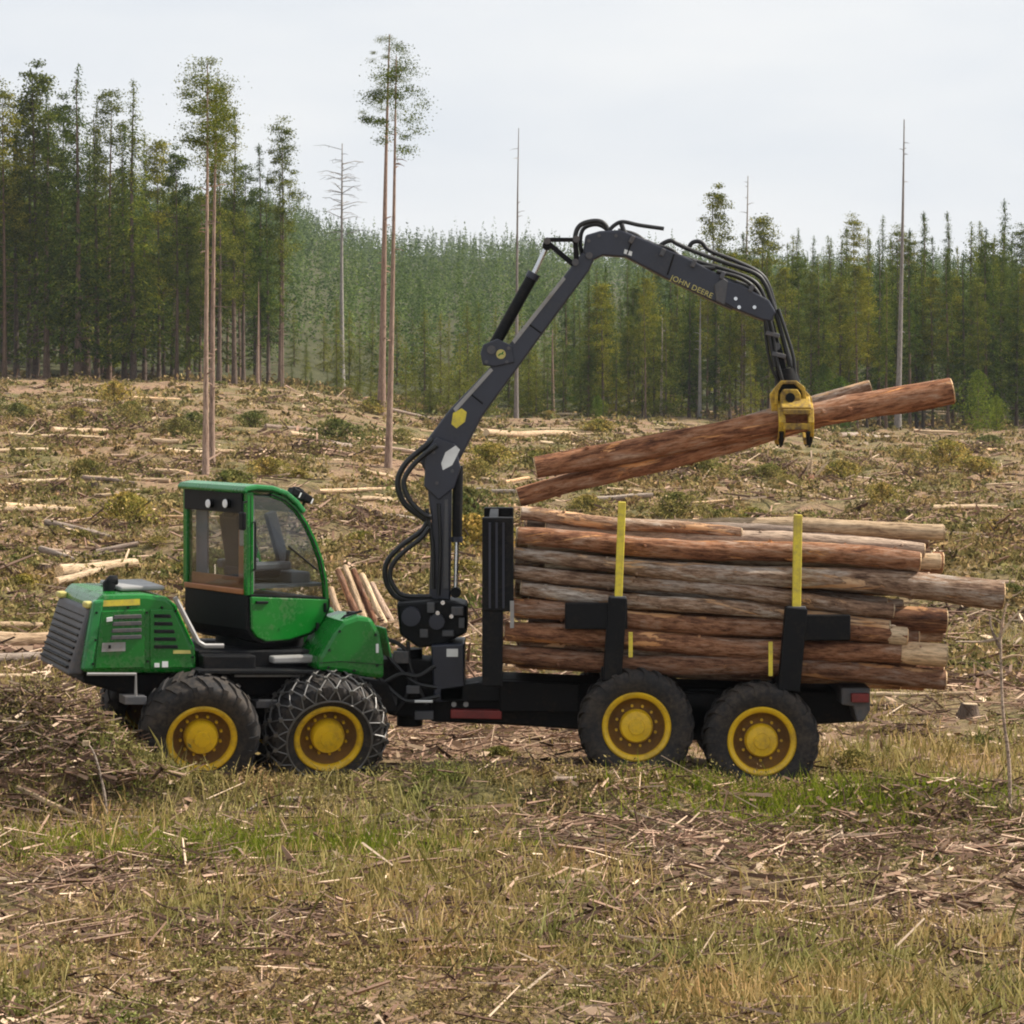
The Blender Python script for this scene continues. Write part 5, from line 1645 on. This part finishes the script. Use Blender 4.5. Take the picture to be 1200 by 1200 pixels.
# hoses
def hose(pts, y, r=0.026, name='hydraulic_hose', n=7):
    ys = y if isinstance(y, (list, tuple)) else [y] * len(pts)
    m_ = MB(); m_.tube(curve_pts([P(a, b, q) for (a, b), q in zip(pts, ys)], n), r, 8)
    return rpart(m_, name, M['hose'], smooth=50)
hose([(508, 515), (492, 528), (474, 545), (466, 566), (474, 590), (494, 606), (503, 612)], -0.15, 0.034)
hose([(512, 522), (497, 533), (481, 549), (473, 566), (480, 586), (496, 602), (505, 606)], -0.24, 0.03)
hose([(503, 606), (494, 622), (470, 640), (455, 656), (451, 672), (456, 690), (470, 702), (505, 704)], -0.16, 0.030)
hose([(503, 618), (494, 630), (474, 646), (461, 660), (457, 674), (462, 688), (474, 698), (506, 699)], -0.25, 0.028)
hose([(500, 596), (507, 640), (508, 690)], -0.2, 0.024)
hose([(514, 590), (516, 640), (514, 698)], -0.19, 0.02)
hose([(676, 300), (674, 278), (680, 264), (696, 259), (708, 262), (714, 274)], -0.06, 0.028)
hose([(682, 300), (680, 282), (684, 268), (698, 263), (710, 268), (718, 280)], 0.06, 0.024)
hose([(712, 272), (720, 264), (730, 260), (750, 264), (778, 268)], -0.06, 0.024)
hose([(728, 262), (732, 272), (740, 280), (760, 287), (776, 294), (800, 309), (830, 314), (838, 314)], -0.09, 0.028)
hose([(724, 270), (746, 276), (768, 292), (776, 286), (786, 282), (794, 286), (812, 294), (850, 308), (884, 320), (896, 332), (904, 352), (914, 384), (926, 430)], -0.03, 0.027)
hose([(732, 276), (760, 284), (788, 298), (822, 308), (856, 318), (884, 330), (896, 350), (906, 384), (916, 420), (920, 440)], 0.05, 0.026)
hose([(806, 292), (812, 284), (822, 284), (832, 294), (862, 306), (890, 320), (902, 338), (910, 370), (922, 410), (932, 440)], 0.11, 0.026)
hose([(840, 318), (868, 326), (886, 340), (896, 362), (902, 396), (908, 430)], -0.12, 0.024)
hose([(862, 330), (880, 338), (890, 356), (900, 380), (912, 410), (914, 438)], 0.15, 0.024)
hose([(764, 286), (786, 292), (800, 302), (838, 322), (870, 334), (888, 350), (896, 366)], -0.10, 0.018)
hose([(900, 366), (906, 390), (910, 420), (917, 446)], -0.13, 0.02)
hose([(912, 362), (922, 392), (930, 420), (932, 446)], -0.06, 0.02)
hose([(896, 372), (898, 400), (904, 430), (912, 448)], -0.08, 0.018)
for px, py, an in ((740, 281, 0.5), (776, 296, 0.45), (812, 309, 0.42), (846, 323, 0.42), (880, 338, 0.6)):
    cc_ = P(px, py, -0.06); mb = MB(); mb.box(cc_, (0.05, 0.24, 0.09), Matrix.Rotation(an, 3, 'Y')); rpart(mb, 'hose_clamp', M['grille'], bevel=0.008)
for px, py in ((905, 392), (912, 416)):
    cc_ = P(px, py, -0.05); mb = MB(); mb.box(cc_, (0.16, 0.2, 0.05), Matrix.Rotation(0.25, 3, 'Y')); rpart(mb, 'hose_clamp', M['grille'], bevel=0.008)
# weld seams, bolts and cover plates on the boom
for q0, q1 in (((552, 462), (566, 473)), ((620, 380), (634, 390)), ((742, 278), (735, 298)), ((790, 298), (782, 322))):
    mb = MB(); mb.tube([P(*q0, -0.131), P(*q1, -0.131)], 0.010, 5); rpart(mb, 'weld_seam', M['black'])
for px, py in ((508, 530), (530, 552), (512, 566), (570, 424), (594, 424), (596, 408), (690, 282), (702, 276), (722, 276)):
    a = P(px, py, -0.16 if px > 560 else -0.21); a.y = {True: -0.13, False: a.y}[px > 640]
    mb = MB(); mb.tube([a + Vector((0, 0.005, 0)), a + Vector((0, -0.022, 0))], 0.022, 6); rpart(mb, 'bolt', M['grille'])
# rotator link and rotator
mb = MB(); mb.bar(P(900, 372, 0), P(909, 408, 0), 0.12, 0.10, up=(1, 0, 0)); rpart(mb, 'boom_link', M['black'], bevel=0.015)
mb = MB(); mb.bar(P(909, 404, 0), P(916, 436, 0), 0.10, 0.12, up=(1, 0, 0)); rpart(mb, 'boom_link', M['black'], bevel=0.015)
for px, py in ((901, 374), (909, 406)):
    a = P(px, py, 0); mb = MB(); mb.tube([a + Vector((0, -0.12, 0)), a + Vector((0, 0.12, 0))], 0.045, 12); rpart(mb, 'pivot_pin', M['grille'], smooth=40)
a, b = P(920, 432, 0), P(923, 452, 0)
mb = MB(); mb.tube([a, b], [0.12, 0.15], 16); rpart(mb, 'rotator', M['black'], smooth=40)
# grapple: frame and two pairs of claws round the logs
cprism([(910, 453), (915, 447), (934, 447), (941, 455), (944, 470), (937, 482), (914, 482), (909, 470)], -0.17, 0.26, 'grapple_head', 'black', 0.02)
cprism([(914, 462), (918, 456), (934, 456), (938, 462), (938, 484), (914, 484)], -0.27, -0.16, 'grapple_bracket', 'grapple', 0.012)
cprism([(907, 474), (908, 454), (915, 446), (933, 446), (943, 454), (946, 474), (942, 475), (939, 458), (931, 450), (917, 450), (912, 458), (911, 475)], -0.24, -0.16, 'grapple_yoke', 'grapple', 0.008)
a = P(926, 466, -0.275); mb = MB(); mb.tube([a + Vector((0, 0.01, 0)), a - Vector((0, 0.02, 0))], 0.055, 14); rpart(mb, 'grapple_pin', M['black'], smooth=40)
a, b = P(913, 468, -0.18), P(941, 468, -0.18)
mb = MB(); mb.tube([a + Vector((0, 0.18, 0)), b + Vector((0, 0.18, 0))], 0.06, 12); rpart(mb, 'grapple_cylinder', M['black'], smooth=40)
def claw(sgn):
    for px0, px1 in ((909, 917), (943, 950)):
        x0, x1 = P(px0, 480, 0).x, P(px1, 480, 0).x
        z = lambda py: P(920, py, 0).z
        prof = [(0.14, z(468)), (0.34, z(478)), (0.40, z(494)), (0.36, z(508)), (0.20, z(518)), (0.04, z(520))]
        m_ = MB(); n = len(prof)
        inn = [(0.10, z(476)), (0.27, z(484)), (0.325, z(495)), (0.30, z(505)), (0.18, z(512)), (0.05, z(517))]
        vs, fs = [], []
        for (yo, zo), (yi, zi) in zip(prof, inn):
            vs += [(x0, sgn * yo, zo), (x1, sgn * yo, zo), (x1, sgn * yi, zi), (x0, sgn * yi, zi)]
        for i in range(n - 1):
            o, p = 4 * i, 4 * i + 4
            for e in range(4):
                q = (o + e, o + (e + 1) % 4, p + (e + 1) % 4, p + e)
                fs.append(q if sgn > 0 else q[::-1])
        fs += [(0, 1, 2, 3), (4 * n - 1, 4 * n - 2, 4 * n - 3, 4 * n - 4)]
        m_.add(vs, fs); cl = m_.build('claw', M['grapple'], FW, bevel=0.008)
        m_ = MB(); xc = (x0 + x1) / 2
        m_.tube([(xc, sgn * 0.30, z(506)), (xc, sgn * 0.26, z(516)), (xc, sgn * 0.20, z(523))], [0.036, 0.032, 0.012], 7); m_.build('claw_tip', M['black'], cl, smooth=40)
    x0, x1 = P(912, 480, 0).x, P(947, 480, 0).x
    m_ = MB(); m_.bar((((x0 + x1) / 2), sgn * 0.16, P(920, 464, 0).z), (((x0 + x1) / 2), sgn * 0.36, P(920, 479, 0).z), x1 - x0, 0.05); rpart(m_, 'claw_shoulder', M['grapple'], bevel=0.012)
    x0, x1 = P(914, 480, 0).x, P(946, 480, 0).x
    m_ = MB(); m_.box(((x0 + x1) / 2, sgn * 0.385, P(920, 482, 0).z), (x1 - x0, 0.05, 0.06)); rpart(m_, 'claw_plate', M['grapple'], bevel=0.01)
    m_ = MB(); m_.box(((x0 + x1) / 2, sgn * 0.375, P(920, 499, 0).z), (x1 - x0, 0.05, 0.075)); rpart(m_, 'claw_crossbar', M['grapple'], bevel=0.01)
claw(-1); claw(1)
for px, w in ((916, 4), (947, 4)):
    a, b = P(px, 506, -0.40), P(px, 522, -0.36); mb = MB(); mb.tube([a, b], [0.03, 0.016], 7); rpart(mb, 'claw_tip', M['black'], smooth=40)
cprism([(902, 462), (908, 454), (912, 458), (911, 484), (905, 490)], -0.20, -0.12, 'grapple_ear', 'grapple', 0.008)
cprism([(944, 458), (951, 466), (953, 486), (947, 486), (941, 466)], -0.20, -0.12, 'grapple_ear', 'grapple', 0.008)

# ------------------------------------------------------------------ logs on the load
def lpx(xl, yl, rl, xr, yr, rr, Y, mat, label, Y2=None, group=None, cat='log', name='log', **kw):
    a, b = P(xl, yl, Y), P(xr, yr, Y if Y2 is None else Y2)
    return log_mesh(a, b, rl * 0.93 / F * (D + Y), rr * 0.95 / F * (D + Y), M[mat], name, label, cat, group, **kw)
lpx(611, 601, 9, 868, 625, 7, -0.80, 'log_bark', 'grey thin log lying topmost at the headboard end of the load')
lpx(607, 627, 12, 1077, 658, 13, -1.00, 'log_red', 'thick red brown log, second from the top on the near face of the load')
lpx(603, 648, 8, 1174, 698, 18, -1.00, 'log_bark', 'longest log of the load, grey butt sticking out farthest behind')
lpx(602, 670, 9, 1046, 716, 10, -1.04, 'log_bark', 'grey brown log just under the longest one on the load')
lpx(611, 689, 9, 1041, 735, 10, -1.02, 'log_bark', 'orange tinged log between the stake collars on the load')
lpx(600, 712, 12, 1062, 746, 11, -1.04, 'log_red', 'dark log with a short pale sawn end beside the rear bunk plate', peel=0.22)
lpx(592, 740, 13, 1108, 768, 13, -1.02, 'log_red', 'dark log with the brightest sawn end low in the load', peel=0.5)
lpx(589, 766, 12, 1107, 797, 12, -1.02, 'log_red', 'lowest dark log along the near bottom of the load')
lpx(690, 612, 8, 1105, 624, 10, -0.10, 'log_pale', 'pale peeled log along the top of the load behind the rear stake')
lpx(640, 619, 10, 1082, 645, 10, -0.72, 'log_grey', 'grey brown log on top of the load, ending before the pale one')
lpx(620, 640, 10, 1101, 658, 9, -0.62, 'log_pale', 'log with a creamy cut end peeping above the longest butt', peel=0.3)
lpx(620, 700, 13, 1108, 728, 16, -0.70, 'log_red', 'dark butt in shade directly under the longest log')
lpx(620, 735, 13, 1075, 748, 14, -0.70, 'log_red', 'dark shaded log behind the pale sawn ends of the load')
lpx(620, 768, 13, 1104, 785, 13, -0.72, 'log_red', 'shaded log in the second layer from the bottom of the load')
lpx(640, 662, 5, 1000, 672, 5, -0.86, 'log_pale', 'thin pale pole squeezed in under the longest log')
lpx(612, 680, 5, 900, 700, 5, -0.92, 'log_bark', 'thin orange pole in the gap below the grey brown log')
lpx(700, 724, 6, 1048, 738, 6, -0.9, 'log_grey', 'thin grey pole in the gap over the brightest sawn end')
lpx(610, 752, 6, 960, 768, 5, -0.9, 'log_bark', 'thin brown pole in the lowest gap of the load')
lpx(618, 612, 6, 930, 622, 6, -0.62, 'log_grey', 'thin grey pole on top of the load behind the front stake')
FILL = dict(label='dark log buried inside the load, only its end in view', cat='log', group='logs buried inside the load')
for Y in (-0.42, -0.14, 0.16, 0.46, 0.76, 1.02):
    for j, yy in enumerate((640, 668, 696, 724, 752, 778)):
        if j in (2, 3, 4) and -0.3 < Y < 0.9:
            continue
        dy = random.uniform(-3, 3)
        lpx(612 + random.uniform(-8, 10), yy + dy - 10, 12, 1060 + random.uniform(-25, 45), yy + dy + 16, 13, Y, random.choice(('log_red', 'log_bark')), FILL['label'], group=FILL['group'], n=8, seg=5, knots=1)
for Y, r in ((0.3, 10), (0.65, 11), (0.98, 10)):
    lpx(615, 622 - r * 0.5, r, 1060 + random.uniform(-30, 30), 634, r, Y, 'log_bark', 'log on the far top side of the load', group='logs on the far top side of the load', n=8, seg=5)

# logs in the grapple
lpx(628, 548, 14, 1115, 458, 17, -0.10, 'log_red', 'thick red barked log held nearest in the grapple', bend=0.004)
lpx(608, 583, 13, 960, 492, 9, 0.02, 'log_red', 'lower log in the grapple, its butt hanging nearest the headboard', bend=0.009)
lpx(655, 562, 10, 1019, 453, 8, 0.18, 'log_bark', 'thin log in the grapple, its pale tip just above the thick one', bend=0.004)

# ------------------------------------------------------------------ thin summer haze over the valley
hz = bpy.data.materials.new('haze_air')
hz.use_nodes = True
hn = hz.node_tree
hn.nodes.clear()
ho = hn.nodes.new('ShaderNodeOutputMaterial')
hv = hn.nodes.new('ShaderNodeVolumePrincipled')
hv.inputs['Color'].default_value = (0.86, 0.92, 1.0, 1)
hv.inputs['Density'].default_value = 0.00008
hn.links.new(hv.outputs['Volume'], ho.inputs['Volume'])
mb = MB()
mb.box((0, 1560, 40), (17400, 3260, 176))
tag(mb.build('haze', hz), 'thin pale haze hanging over the valley', 'haze', kind='stuff')
